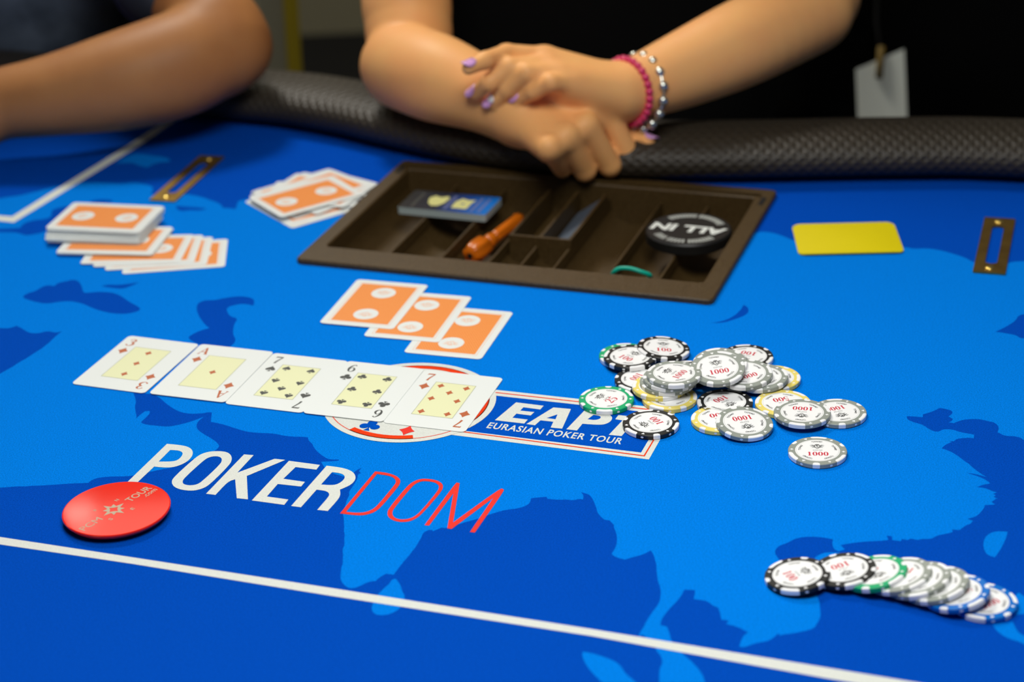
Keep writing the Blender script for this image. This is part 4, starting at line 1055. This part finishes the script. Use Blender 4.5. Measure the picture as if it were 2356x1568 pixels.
MB().lathe([(.0058, .026), (.0066, .031), (.0066, .036), (.0048, .040)], 20).xf(q).obj('collar', ORANGE_PL, sd, True)
fluted([(.0050, .040), (.0054, .046), (.0054, L - .006), (.0062, L - .002), (.0048, L + .004)], 24, .06).xf(q).obj('grip', ORANGE_PL, sd, True)
MB().lathe([(.0026, -.0046), (.0026, -.0038)], 12).xf(q).obj('end_plug', BLACK_PL, sd)
# all-in button
ai = tag(empty('all_in_button', (ALLIN[0], ALLIN[1], -0.0062), (0, 0, TRAY_A + PI - 0.02)), 'thick black plastic button reading ALL IN in the tray', 'button')
o = MB().lathe([(.035, 0), (.0375, .0015), (.0375, .0095), (.0360, .011)], 56).obj('button_body', BLACK_PL, ai)
smooth_by_angle(o, 40)
m_ = MB()
text_on(m_, 'ALL IN', (-.0335, -.0058), (.067, 0), (0, .0135), .0112, bold=0.04, shear=0.1)
m_.fix_up().obj('printed_words', WHITE_INK, ai)
for a0, a1 in ((38, 64), (68, 100), (104, 150), (-148, -92), (-88, -38)):
    m_ = MB()
    k = int((a1 - a0) / 5.5)
    for j in range(k):
        a = a0 + (a1 - a0) * j / k
        m_.ring(0, 0, .0255 if a > 0 else .0258, .0325, .0112, a, a + 4.1, 2)
    tag(m_.fix_up().obj('printed_small_words', mat('grey_white_ink', (0.42, 0.44, 0.41), 0.5), ai), kind='stuff')
# teal plastic strip
tp = [Vector(p) for p in TEAL_PATH]
ts = []
for i in range(len(tp) - 1):
    for k in range(4):
        a, b, c, d = tp[max(i - 1, 0)], tp[i], tp[i + 1], tp[min(i + 2, len(tp) - 1)]
        t = k / 4
        ts.append(0.5 * (2 * b + (c - a) * t + (2 * a - 5 * b + 4 * c - d) * t * t + (-a + 3 * b - 3 * c + d) * t ** 3))
ts.append(tp[-1])
tl = tag(MB().tube(ts, 0.0019, 10).obj('plastic_loop', TEAL, None, True), 'bent teal green plastic strip at the front of the tray', 'plastic strip')
# dark cut cards standing in the narrow compartments
for i, (lo_, hi_) in enumerate((((-0.0040, -.0170), (0.0048, -.0022)), ((0.0095, -.0170), (0.0318, -.0012)))):
    m_ = MB()
    vs = []
    for dz in (0, 0.0009):
        for (u, z_) in (lo_, hi_):
            for v_ in (-0.0205, 0.074):
                vs.append((u - dz * .4, v_, z_ + dz))
    m_.add(vs, [(0, 1, 3, 2), (4, 6, 7, 5), (0, 2, 6, 4), (1, 5, 7, 3), (0, 4, 5, 1), (2, 3, 7, 6)])
    o = m_.obj('cut_card', mat('slate_plastic', (0.10, 0.125, 0.165), 0.5), None, False, (TRAY_C[0], TRAY_C[1], 0), (0, 0, TRAY_A))
    tag(o, ['slate grey cut card barely showing in the shaded tray compartment', 'slate grey cut card leaning in the tray compartment next to the open troughs'][i], 'cut card', 'cut cards in the tray')

# ------------------------------------------------------------------ yellow cut card (slightly bowed)
cx, cy, ca, cw, ch = CUT_CARD
P = rrect(0.0885, 0.0660, 0.0065, 5)
gv, gf = [], []
NX, NY = 16, 8
inner = [(-.044 + .088 * i / NX, y) for i in range(1, NX) for y in (-.02, 0, .02)]
v2, _, f2 = delaunay_2d_cdt([Vector(p) for p in P] + [Vector(p) for p in inner], [(i, (i + 1) % len(P)) for i in range(len(P))], [], 1, 1e-6)[:3]
bow = lambda x: 0.0034 * (1 - (x / 0.0442) ** 2)
k = len(v2)
vs = [(p.x, p.y, bow(p.x)) for p in v2] + [(p.x, p.y, bow(p.x) + 0.0011) for p in v2]
fs = []
for t in f2:
    a, b, c = (v2[i] for i in t[:3])
    t = tuple(t) if (b.x - a.x) * (c.y - a.y) - (b.y - a.y) * (c.x - a.x) > 0 else tuple(reversed(t))
    fs += [tuple(i + k for i in t), tuple(reversed(t))]
fs += [(i, (i + 1) % len(P), k + (i + 1) % len(P), k + i) for i in range(len(P))]
o = obj('cut_card', vs, fs, YELLOW, None, False, (cx, cy, 0.0004), (0, 0, ca))
smooth_by_angle(o, 40)
tag(o, 'bowed yellow plastic cut card lying on the blue felt', 'cut card')

# ------------------------------------------------------------------ brass slot plates
for i, (x, y, a, w, h) in enumerate(BRASS_POS):
    pl = tag(empty('slot_plate', (x, y, 0.0002), (0, 0, a)), ['worn brass slot plate screwed to the felt beyond the yellow cut card', 'narrow brass slot plate screwed down behind the card deck'][i], 'slot plate', 'brass slot plates')
    W_, H_ = 0.0262, 0.1215
    slot = rrect(0.0098, 0.0830, 0.0044, 5)
    outer = rrect(W_, H_, 0.0008, 2)
    fv, ff = fill([outer, slot], 0.0014)
    m_ = MB().add(fv, ff)
    for Q, s in ((outer, 1), (slot, -1)):
        n = len(Q)
        fs = [(k, (k + 1) % n, n + (k + 1) % n, n + k) for k in range(n)]
        m_.add([(*p, 0) for p in Q] + [(*p, 0.0014) for p in Q], fs if s > 0 else [tuple(reversed(t)) for t in fs])
    m_.obj('plate', BRASS, pl)
    for s in (-1, 1):
        sc_ = MB().lathe([(.0040, .0014), (.0040, .0018), (.0031, .0025), (.0012, .0028)], 20).obj('screw', BRASS_S, pl, True, (0, s * 0.0515, 0))
        MB().box(-.0032, .0032, -.0004, .0004, .0025, .0029).obj('screw_slot', mat('dark_groove', (0.05, 0.035, 0.01), 0.6), sc_, False, None, (0, 0, 0.6 * s))

# ------------------------------------------------------------------ red button of the tour
rb = tag(empty('tour_button', (RED_DISC[0], RED_DISC[1], 0.0004)), 'glossy red plastic dealer button lettered PCM TOUR', 'button')
RR = 0.0358
prof = [(.022, 0), (.030, .0008), (.0345, .0026), (RR, .0046), (RR, .0055), (.0356, .0058), (.0351, .0060), (.020, .0060), (.001, .0060)]
o = MB().lathe(prof, 72).obj('button_body', RED_PL, rb, True)
smooth_by_angle(o, 12)
ta, tb = (np.array(p) for p in RED_TEXT)
td = tb - ta
ang = math.atan2(td[1], td[0])
m_ = MB()
ZR = 0.00606
text_on(m_, 'PCM', (-.0325, -.0028), (.0172, 0), (0, .0056), ZR, bold=0.0)
text_on(m_, 'TOUR', (.0105, -.0028), (.0215, 0), (0, .0056), ZR, bold=0.012)
text_on(m_, '.com', (.0205, -.0075), (.0115, 0), (0, .0042), ZR, bold=0.008)
star = []
for i in range(16):
    r = (.0095 if i % 4 == 0 else .0072) if i % 2 == 0 else .0045
    star.append((-.0025 + r * math.cos(2 * PI * i / 16), r * math.sin(2 * PI * i / 16)))
star_in = [(-.0025 + (.0040 if i % 2 == 0 else .0024) * math.cos(2 * PI * i / 8), (.0040 if i % 2 == 0 else .0024) * math.sin(2 * PI * i / 8)) for i in range(8)]
m_.polys([star, star_in], ZR)
c45 = math.cos(ang)
for s, dx, dy in (('N', 0, 1), ('E', 1, 0), ('S', 0, -1), ('W', -1, 0)):
    wx = .0125 * (dx * math.cos(-ang) - dy * math.sin(-ang))
    wy = .0125 * (dx * math.sin(-ang) + dy * math.cos(-ang))
    wx, wy = (-.0025 + wx, wy)
    text_on(m_, s, (wx - .0012, wy - .0014), (.0024, 0), (0, .0028), ZR, bold=0.012)
m_.fix_up().obj('printed_words', GOLD_INK, rb, False, None, (0, 0, ang))

# ------------------------------------------------------------------ people
def smin(a, b, k):
    h = np.clip(0.5 + 0.5 * (b - a) / k, 0, 1)
    return b + (a - b) * h - k * h * (1 - h)

def sdf_body(prims, vox, lo, hi):
    """prims: ('c', a, b, ra, rb, k) tapered capsule or ('e', centre, radii, k) ellipsoid -> smooth continuous surface"""
    lo = np.array(lo, float)
    dims = np.ceil((np.array(hi) - lo) / vox).astype(int) + 1
    D = np.full(dims, 0.05, np.float32)
    for p in prims:
        if p[0] == 'c':
            _, a, b, ra, rb_, k = p
            a, b = np.array(a, float), np.array(b, float)
            mn, mx = np.minimum(a, b) - max(ra, rb_), np.maximum(a, b) + max(ra, rb_)
        else:
            _, a, rad, k = p
            a, rad = np.array(a, float), np.array(rad, float)
            mn, mx = a - rad, a + rad
        pad = 0.03 + k
        i0 = np.clip(np.floor((mn - pad - lo) / vox).astype(int), 0, dims)
        i1 = np.clip(np.ceil((mx + pad - lo) / vox).astype(int) + 1, 0, dims)
        if np.any(i1 <= i0): continue
        X = [(lo[q] + vox * np.arange(i0[q], i1[q])).astype(np.float32) for q in range(3)]
        x, y, z = X[0][:, None, None], X[1][None, :, None], X[2][None, None, :]
        if p[0] == 'c':
            d = b - a
            L2 = float(d @ d) or 1e-9
            h = np.clip(((x - a[0]) * d[0] + (y - a[1]) * d[1] + (z - a[2]) * d[2]) / L2, 0, 1)
            dist = np.sqrt((x - a[0] - h * d[0]) ** 2 + (y - a[1] - h * d[1]) ** 2 + (z - a[2] - h * d[2]) ** 2) - (ra + (rb_ - ra) * h)
        else:
            q = np.sqrt(((x - a[0]) / rad[0]) ** 2 + ((y - a[1]) / rad[1]) ** 2 + ((z - a[2]) / rad[2]) ** 2)
            dist = (q - 1) * float(rad.min())
        sl = tuple(slice(i0[q], i1[q]) for q in range(3))
        D[sl] = smin(D[sl], dist.astype(np.float32), k)
    # surface nets
    S = D < 0
    c = np.zeros(np.array(dims) - 1, np.int8)
    corners = [(i, j, k) for i in (0, 1) for j in (0, 1) for k in (0, 1)]
    for i, j, k in corners:
        c += S[i:dims[0] - 1 + i, j:dims[1] - 1 + j, k:dims[2] - 1 + k]
    cells = np.argwhere((c > 0) & (c < 8))
    idx = np.full(c.shape, -1, np.int32)
    idx[tuple(cells.T)] = np.arange(len(cells))
    acc = np.zeros((len(cells), 3))
    cnt = np.zeros(len(cells))
    val = {q: D[cells[:, 0] + q[0], cells[:, 1] + q[1], cells[:, 2] + q[2]] for q in corners}
    for q in corners:
        for ax in range(3):
            if q[ax]: continue
            r = list(q); r[ax] = 1; r = tuple(r)
            a, b = val[q], val[r]
            m = (a < 0) != (b < 0)
            t = np.where(m, a / np.where(np.abs(a - b) < 1e-12, 1, a - b), 0)
            pos = np.array(q, float)[None, :] + np.zeros((len(cells), 3))
            pos[:, ax] = t
            acc += pos * m[:, None]
            cnt += m
    V = lo + vox * (cells + acc / cnt[:, None])
    faces = []
    for ax in range(3):
        o1, o2 = [q for q in range(3) if q != ax]
        sl0 = [slice(None)] * 3; sl1 = [slice(None)] * 3
        sl0[ax] = slice(0, -1); sl1[ax] = slice(1, None)
        ch = S[tuple(sl0)] != S[tuple(sl1)]
        e = np.argwhere(ch)
        ok = (e[:, o1] > 0) & (e[:, o2] > 0) & (e[:, o1] < dims[o1] - 1) & (e[:, o2] < dims[o2] - 1)
        e = e[ok]
        quad = []
        for d1, d2 in ((-1, -1), (0, -1), (0, 0), (-1, 0)):
            g = e.copy(); g[:, o1] += d1; g[:, o2] += d2
            quad.append(idx[tuple(g.T)])
        Q = np.stack(quad, 1)
        ins = S[tuple(e.T)]
        fl = ins if ax != 1 else ~ins
        Q[~fl] = Q[~fl][:, ::-1]
        faces.append(Q)
    F = np.concatenate(faces)
    return V, F

def body_obj(name, V, F, m, parent=None):
    me = bpy.data.meshes.new(name)
    me.vertices.add(len(V)); me.loops.add(len(F) * 4); me.polygons.add(len(F))
    me.vertices.foreach_set('co', V.astype(np.float32).ravel())
    me.loops.foreach_set('vertex_index', F.astype(np.int32).ravel())
    me.polygons.foreach_set('loop_start', np.arange(0, len(F) * 4, 4, dtype=np.int32))
    me.polygons.foreach_set('use_smooth', np.ones(len(F), bool))
    me.update(calc_edges=True)
    me.validate()
    me.materials.append(m)
    return put(name, me, parent)

def A3(p): return np.array(p, float)
def limb(pts, rads, k=.003, sub=6):
    """smooth tapered limb through the joints"""
    Q = [np.append(A3(p), r) for p, r in zip(pts, rads)]
    S = []
    for i in range(len(Q) - 1):
        p0, p1, p2, p3 = Q[max(i - 1, 0)], Q[i], Q[i + 1], Q[min(i + 2, len(Q) - 1)]
        for j in range(sub):
            t = j / sub
            S.append(0.5 * (2 * p1 + (p2 - p0) * t + (2 * p0 - 5 * p1 + 4 * p2 - p3) * t * t + (-p0 + 3 * p1 - 3 * p2 + p3) * t ** 3))
    S.append(Q[-1])
    return [('c', S[i][:3], S[i + 1][:3], S[i][3], S[i + 1][3], k) for i in range(len(S) - 1)]
def chain(pts, rads, k):
    return [('c', pts[i], pts[i + 1], rads[i], rads[i + 1], k) for i in range(len(pts) - 1)]

# --- the dealer: forearms crossed on the rail
RSH, LSH = A3((-0.085, 2.075, 0.325)), A3((0.315, 2.10, 0.330))
RE = A3((-0.087, 1.868, 0.090))
LE = A3((0.314, 1.868, 0.124))
ra = [A3(p) for p in RARM]
la = [A3(p) for p in LARM]
P = []
P += limb([RSH, A3((-0.092, 1.975, 0.215)), RE], [.054, .0505, .0415])
P += [('c', ra[0] + A3((.008, -.004, 0)), ra[0] + A3((.012, -.010, 0)), .0405, .0405, .008)] + limb([ra[0] + A3((.010, -.006, 0)), ra[1], ra[2], ra[3]], [.0408, .0410, .0345, .0285])
P += chain([ra[3] + A3((0, .012, 0)), ra[3] + A3((.012, -.012, -.002))], [.024, .026], .02)
# right fist
rf_ = [[A3(q) for q in l] for l in RFING]
W = ra[3]
fr = [.0092, .0102, .0106, .0104]
for i, (mc, pp) in enumerate(rf_):
    base = W + (mc - W) * 0.25 + A3((0, 0, -.004))
    P += [('c', base, mc + A3((0, .004, -.003)), .017, .0125, .016)]
for i, (mc, pp) in enumerate(rf_):
    back = A3((-.004, .030, .012))
    dip = pp + A3((-.002, .022, .006))
    tip = dip + A3((-.006, .010, .018))
    r = fr[i]
    P += [('c', mc, pp, r + .0012, r, .004), ('c', pp, dip, r * .97, r * .9, .003), ('c', dip, tip, r * .9, r * .85, .003)]
rt = [A3(p) for p in RTHUMB]
for (a_, ra_, b_, rb_) in RBACK:
    P += [('c', a_, b_, ra_, rb_, .012)]
P += [('c', W + A3((.03, .01, -.01)), rt[0], .016, .0125, .012)] + chain(rt, [.0118, .0098, .0072], .004)
# left arm and hand lying over the right wrist
P += limb([LSH, A3((0.335, 1.985, 0.220)), LE], [.054, .050, .040])
P += [('c', LE, la[3] + A3((-.006, 0, 0)), .039, .0405, .010)] + limb([la[3] + A3((-.006, 0, 0)), la[2], la[1], la[0]], [.0415, .0405, .0340, .0262])
lf = [[A3(q) for q in l] for l in LFING]
lr = [.0086, .0090, .0088, .0079]
WL = la[0]
for i, l in enumerate(lf):
    st = WL + (l[0] - WL) * 0.12 + A3((0, (1.5 - i) * .005, 0))
    P += [('c', st, l[0] + A3((0, 0, -.002)), .0165 if i < 3 else .015, .0118, .014)]
for i, l in enumerate(lf):
    r = lr[i]
    P += [('c', l[0], l[1], r * 1.16, r * 1.04, .005), ('c', l[1], l[2], r * 1.02, r * .94, .003), ('c', l[2], l[3], r * .93, r * .72, .003)]
P += [('c', WL + A3((-.008, 0, -.004)), A3(LFING[2][0]) + A3((.004, .008, -.012)), .020, .015, .012), ('c', WL + A3((-.008, .008, -.002)), A3(LFING[0][0]) + A3((.004, .004, -.010)), .019, .014, .012)]
# trunk, neck and head carry on above the frame
P += [('c', (0.115, 2.17, 0.05), (0.115, 2.15, 0.27), .085, .095, .05), ('c', RSH, LSH, .055, .055, .05), ('c', (0.115, 2.14, .32), (0.115, 2.10, .44), .050, .047, .03),
      ('e', (0.115, 2.075, .535), (.072, .090, .105), .02), ('e', (0.115, 2.03, .485), (.045, .045, .05), .03), ('c', (0.115, 1.985, .545), (0.115, 1.972, .515), .008, .012, .012)]
for s in (-1, 1): P += [('e', (0.115 + s * .074, 2.08, .530), (.010, .018, .028), .006)]
V, F = sdf_body(P, 0.0022, (-0.20, 1.63, 0.0), (0.43, 2.27, 0.66))
dealer = body_obj('person', V, F, SKIN)
tag(dealer, 'person in a black top resting crossed forearms on the rail, lilac nails', 'person')
# clothing
P = [('c', (0.115, 2.19, -0.30), (0.115, 2.16, 0.25), .135, .125, .05), ('c', (0.02, 2.175, -.1), (.03, 2.15, .24), .11, .10, .06), ('c', (0.21, 2.175, -.1), (.20, 2.15, .24), .11, .10, .06),
     ('c', RSH + A3((0, .005, .008)), LSH + A3((0, .005, .008)), .074, .074, .05),
     ('c', RSH, RSH + (A3((-0.100, 1.975, 0.215)) - RSH) * .72, .072, .0635, .02), ('c', LSH, LSH + (A3((0.345, 1.985, 0.220)) - LSH) * .72, .072, .0635, .02)]
V, F = sdf_body(P, 0.006, (-0.25, 1.9, -0.45), (0.50, 2.42, 0.46))
tag(body_obj('black_top', V, F, BLACK_CL, dealer), 'plain black top')
P = [('c', (0.03, 2.2, -.40), (-0.02, 1.95, -.34), .10, .085, .05), ('c', (0.20, 2.2, -.40), (0.26, 1.95, -.34), .10, .085, .05), ('c', (-0.02, 1.95, -.34), (-0.02, 2.0, -.70), .075, .05, .04), ('c', (0.26, 1.95, -.34), (0.26, 2.0, -.70), .075, .05, .04),
     ('c', (-0.02, 2.02, -.71), (-0.02, 1.88, -.72), .04, .035, .02), ('c', (0.26, 2.02, -.71), (0.26, 1.88, -.72), .04, .035, .02), ('c', (0.03, 2.2, -.38), (0.20, 2.2, -.38), .12, .12, .05)]
V, F = sdf_body(P, 0.009, (-0.25, 1.75, -0.78), (0.48, 2.40, -0.2))
body_obj('trousers', V, F, BLACK_CL, dealer)
P = [('e', (0.115, 2.095, .555), (.086, .098, .108), .02), ('c', (0.115, 2.16, .55), (0.115, 2.20, .33), .075, .045, .03)]
V, F = sdf_body(P, 0.006, (-0.05, 1.9, 0.2), (0.28, 2.32, 0.72))
keep = ~((V[:, 1] < 2.045) & (V[:, 2] < 0.61))
F = F[keep[F].all(1)]
body_obj('hair', V, F, HAIR, dealer)
def face(parent, cx, cy, cz, m_lip):
    """eyes, brows and lips on a head whose nose is at (cx, cy, cz)"""
    for s in (-1, 1):
        e = MB().lathe([(.001, -.009), (.006, -.007), (.0088, 0), (.006, .007), (.001, .009)], 12).obj('eye', mat('eye_white', (0.6, 0.6, 0.58), 0.3), parent, True, (cx + s * .031, cy + .018, cz + .022))
        MB().lathe([(.0002, .0040), (.0042, .0034), (.0042, .0020)], 12).xf(Matrix.Rotation(R_(90), 4, 'X')).obj('iris', mat('brown_iris', (0.05, 0.02, 0.01), 0.2), e, True, (0, -.0055, 0))
        MB().tube([(cx + s * .016, cy + .008, cz + .038), (cx + s * .032, cy + .010, cz + .043), (cx + s * .046, cy + .020, cz + .038)], .0028, 8).obj('eyebrow', HAIR, parent, True)
    MB().tube([(cx - .022, cy + .020, cz - .046), (cx - .008, cy + .009, cz - .043), (cx + .008, cy + .009, cz - .043), (cx + .022, cy + .020, cz - .046)], [.002, .005, .005, .002], 10).obj('lips', m_lip, parent, True)
LIPS = mat('lips', (0.45, 0.12, 0.10), 0.45)
face(dealer, 0.115, 1.978, 0.525, LIPS)
# finger nails
nail_prof = [(-1, .55), (-.4, .92), (.3, 1.0), (.8, .8), (1.05, .35)]
def nail(tip, dip, up, r, length, m, lift=0.92):
    tip, dip, up = A3(tip), A3(dip), A3(up)
    d = (tip - dip) / np.linalg.norm(tip - dip)
    s = np.cross(d, up); s /= np.linalg.norm(s)
    u = np.cross(s, d)
    vs, n = [], 7
    c0 = tip - d * (length * .25)
    for t, w in nail_prof:
        for k in range(n):
            a = (k / (n - 1) - .5) * 1.9 * w
            vs.append(c0 + d * (t * length / 2) + s * (math.sin(a) * r * 1.02) + u * (math.cos(a) * r * lift + .0006 + (0.0004 if t > .5 else 0)))
    fs = [(i * n + k, i * n + k + 1, (i + 1) * n + k + 1, (i + 1) * n + k) for i in range(len(nail_prof) - 1) for k in range(n - 1)]
    o = obj('fingernail', vs, fs, m, dealer, True)
    so = o.modifiers.new('thick', 'SOLIDIFY'); so.thickness = 0.0007; so.offset = 1
    return o
for i, l in enumerate(lf):
    r = lr[i] * .80
    o = nail(l[3] + (l[3] - l[2]) * .16, l[2], (-.25, -.45, .86), r, .0135, NAIL)
    if i == 2:
        dd = (l[3] - l[2]) / np.linalg.norm(l[3] - l[2])
        nail(l[3] - dd * .0035, l[2], (-.25, -.45, .86), r * 1.04, .0065, NAIL_W, .97)
nail(rt[2] + (rt[2] - rt[1]) * .12, rt[1], (.25, .25, .93), .0075, .0125, NAIL)
# bracelets on the left wrist
def bracelet(name, label, centre, axis, rx, rz, n, br, m, m_alt=None):
    b = tag(empty(name, tuple(centre)), label, 'bracelet')
    ax = A3(axis) / np.linalg.norm(axis)
    s = np.cross(ax, (0, 0, 1)); s /= np.linalg.norm(s)
    u = np.cross(s, ax)
    pr = [(br * .12, -br * .98)] + [(br * math.cos(R_(t)), br * math.sin(R_(t))) for t in (-60, -30, 0, 30, 60)] + [(br * .12, br * .98)]
    me = MB().lathe(pr, 12).mesh('bead', m, True)
    for i in range(n):
        t = 2 * PI * i / n
        p = s * math.cos(t) * rx + u * math.sin(t) * rz
        put('bead', me, b, tuple(p))
    vs = [s * math.cos(2 * PI * i / 40) * rx + u * math.sin(2 * PI * i / 40) * rz for i in range(41)]
    MB().tube([tuple(q) for q in vs], br * .3, 6, False).obj('cord', m, b, True)
    return b
axL = la[1] - la[0]
bracelet('bead_bracelet', 'bracelet of small translucent pink beads round the wrist', la[0] + axL * 0.03, axL + A3((0, .01, -.012)), .0305, .0300, 28, .0038, PINK)
bracelet('bead_bracelet', 'bracelet of round silver beads next to the pink one', la[0] + axL * 0.24 + A3((0, -.001, -.005)), axL + A3((0, .012, -.022)), .0325, .0340, 16, .0050, SILVER)

# --- the player at the left with a forearm along the rail
ma = [A3(p) for p in MARM]
P = []
P += limb([ma[5], ma[4], ma[3], ma[2], ma[1], ma[0]], [.0480, .0510, .0475, .0385, .0335, .032])
P += [('c', ma[5] + A3((.016, .012, -.010)), ma[5] + A3((.004, .0, -.010)), .032, .036, .015)]
P += [('c', ma[5], ma[5] + A3((-.004, .01, .012)), .047, .047, .012)] + limb([ma[5], A3((-.355, 2.03, .20)), A3((-.44, 2.15, .34))], [.047, .054, .060])
P += [('c', ma[0], A3((-.575, 1.80, .045)), .030, .030, .015)]
hb = A3((-.585, 1.795, .045))
for i in range(4):
    q0 = hb + A3((-.03, -.024 + .016 * i, .004)); q1 = q0 + A3((-.045, -.004 + .003 * i, .0)); q2 = q1 + A3((-.030, 0, -.012)); q3 = q2 + A3((-.018, .0, -.012))
    P += [('c', hb + A3((0, -.012 + .009 * i, 0)), q0, .016, .013, .012)] + chain([q0, q1, q2, q3], [.0118, .0108, .0098, .0086], .003)
P += chain([hb + A3((.01, .022, 0)), hb + A3((-.03, .045, -.004)), hb + A3((-.062, .048, -.012))], [.014, .0125, .0098], .008)
P += limb([A3((-0.86, 2.18, .35)), A3((-0.91, 2.32, .08)), A3((-0.82, 2.26, -.14)), A3((-0.76, 2.20, -.22))], [.058, .046, .032, .030])
P += [('c', (-0.65, 2.28, .05), (-0.65, 2.25, .30), .10, .11, .06), ('c', (-0.44, 2.16, .36), (-0.86, 2.16, .36), .06, .06, .05), ('c', (-0.65, 2.18, .40), (-0.65, 2.14, .50), .058, .055, .03),
      ('e', (-0.65, 2.10, .60), (.078, .098, .115), .02), ('c', (-.65, 2.01, .61), (-.65, 1.995, .575), .009, .014, .012)]
V, F = sdf_body(P, 0.003, (-1.00, 1.73, -0.28), (-0.17, 2.44, 0.74))
player = body_obj('person', V, F, SKIN_M)
tag(player, 'person in a grey blue shirt with a bare forearm laid along the rail', 'person')
P = [('c', (-0.65, 2.30, -.35), (-0.65, 2.26, .30), .155, .155, .05), ('c', (-0.77, 2.28, -.1), (-0.76, 2.24, .28), .10, .12, .06), ('c', (-0.53, 2.28, -.1), (-0.54, 2.24, .28), .10, .12, .06),
     ('c', (-.44, 2.165, .365), (-.86, 2.175, .365), .078, .078, .05),
     ('c', (-0.44, 2.15, .34), A3((-.330, 1.985, .150)), .074, .068, .03), ('c', (-0.86, 2.18, .35), (-0.91, 2.32, .10), .074, .066, .03)]
V, F = sdf_body(P, 0.006, (-1.08, 1.80, -0.55), (-0.16, 2.56, 0.52))
tag(body_obj('shirt', V, F, DENIM, player), 'dark grey blue shirt')
P = [('e', (-0.65, 2.12, .64), (.088, .104, .100), .02)]
V, F = sdf_body(P, 0.006, (-0.80, 1.95, .5), (-0.50, 2.30, .80))
keep = ~((V[:, 1] < 2.06) & (V[:, 2] < 0.66))
F = F[keep[F].all(1)]
body_obj('hair', V, F, HAIR, player)
P = [('c', (-0.72, 2.3, -.40), (-.76, 2.05, -.34), .11, .09, .05), ('c', (-0.58, 2.3, -.40), (-.54, 2.05, -.34), .11, .09, .05), ('c', (-.76, 2.05, -.34), (-0.76, 2.1, -.70), .08, .055, .04), ('c', (-.54, 2.05, -.34), (-0.54, 2.1, -.70), .08, .055, .04)]
V, F = sdf_body(P, 0.010, (-0.96, 1.85, -0.78), (-0.36, 2.50, -0.2))
body_obj('trousers', V, F, BLACK_CL, player)

face(player, -.65, 2.000, 0.588, LIPS)

# --- a bystander in black behind the rail, with a badge
BX = 0.60
P = [('c', (BX - .11, 2.62, -.70), (BX - .11, 2.60, -.05), .075, .115, .04), ('c', (BX + .11, 2.62, -.70), (BX + .11, 2.60, -.05), .075, .115, .04), ('c', (BX, 2.62, -.1), (BX, 2.60, .52), .18, .16, .08),
     ('c', (BX - .14, 2.62, -.2), (BX - .14, 2.60, .50), .13, .12, .08), ('c', (BX + .14, 2.62, -.2), (BX + .14, 2.60, .50), .13, .12, .08), ('c', (BX - .20, 2.62, .56), (BX + .20, 2.62, .56), .07, .07, .06)]
for s in (-1, 1):
    P += [('c', (BX + s * .21, 2.62, .55), (BX + s * .31, 2.66, .24), .058, .05, .03), ('c', (BX + s * .31, 2.66, .24), (BX + s * .12, 2.80, .06), .046, .036, .02), ('c', (BX + s * .11, 2.62, -.72), (BX + s * .12, 2.50, -.725), .04, .033, .02)]
V, F = sdf_body(P, 0.010, (0.14, 2.30, -0.78), (1.06, 2.94, 0.70))
by = body_obj('person', V, F, BLACK_CL)
tag(by, 'person dressed all in black standing behind the rail', 'person')
P = [('c', (BX, 2.62, .60), (BX, 2.60, .68), .055, .052, .03), ('e', (BX, 2.58, .79), (.078, .098, .115), .02), ('c', (BX, 2.485, .80), (BX, 2.47, .765), .009, .014, .012)]
V, F = sdf_body(P, 0.008, (BX - .2, 2.38, 0.5), (BX + .2, 2.76, 0.95))
body_obj('head', V, F, SKIN, by)
P = [('e', (BX, 2.60, .83), (.088, .104, .100), .02)]
V, F = sdf_body(P, 0.008, (BX - .14, 2.45, .70), (BX + .14, 2.75, .96))
keep = ~((V[:, 1] < 2.54) & (V[:, 2] < 0.86))
F = F[keep[F].all(1)]
body_obj('hair', V, F, HAIR, by)
face(by, BX, 2.475, 0.778, LIPS)
bd = tag(empty('name_badge', (0.466, 2.30, -0.10), (R_(-24), 0, 0)), 'blank white name badge hanging from a thin cord behind the rail', 'badge')
MB().add([(-.029, 0, -.075), (.031, 0, -.075), (.031, 0, .030), (-.029, 0, .008), (-.029, .002, -.075), (.031, .002, -.075), (.031, .002, .030), (-.029, .002, .008)],
         [(0, 1, 2, 3), (7, 6, 5, 4), (0, 4, 5, 1), (1, 5, 6, 2), (2, 6, 7, 3), (3, 7, 4, 0)]).obj('badge_card', mat('badge_white', (0.88, 0.92, 0.82), 0.5), bd)
MB().tube([(0.002, .001, .030), (0.008, .05, .07), (0.03, .12, .20), (0.06, .13, .42), (0.10, .17, .60)], .0025, 8).obj('cord', BLACK_CL, bd, True)
MB().tube([(-.002, -.003, -.004), (0.0, -.003, .012), (.003, -.001, .034)], .0045, 8).obj('clip', mat('ochre_strap', (0.16, 0.10, 0.012), 0.7), bd, True)

# --- upright post standing behind the rail
post = tag(empty('upright_post', (-0.321, 2.62, FLOOR_Z), (0, R_(1.6), R_(18))), 'upright post with a beige face and a yellow face behind the rail', 'post')
MB().box(-.026, .008, -.012, .012, 0.01, 1.55).obj('beige_side', mat('beige_paint', (0.36, 0.33, 0.22), 0.6), post)
MB().box(.008, .028, -.018, .012, 0.01, 1.55).obj('yellow_side', mat('yellow_paint', (0.55, 0.40, 0.02), 0.5), post)
MB().box(-.10, .10, -.10, .10, 0, 0.012).obj('foot_plate', BLACK_PL, post)

# --- pendant fixture invented to house the added fill light, above the frame
pl = tag(empty('added_pendant', (LAMP[0], LAMP[1], LAMP[2])), 'added round white pendant, unseen, housing the fill light over the poker table', 'lamp')
MB().lathe([(.34, .0), (.335, .02), (.20, .12), (.05, .17), (.02, .18)], 48, False).obj('lamp_shade', mat('shade_white', (0.7, 0.7, 0.68), 0.6), pl, True)
MB().tube([(0, 0, .17), (0, 0, 1.05)], .004, 8).obj('lamp_cord', BLACK_PL, pl, True)
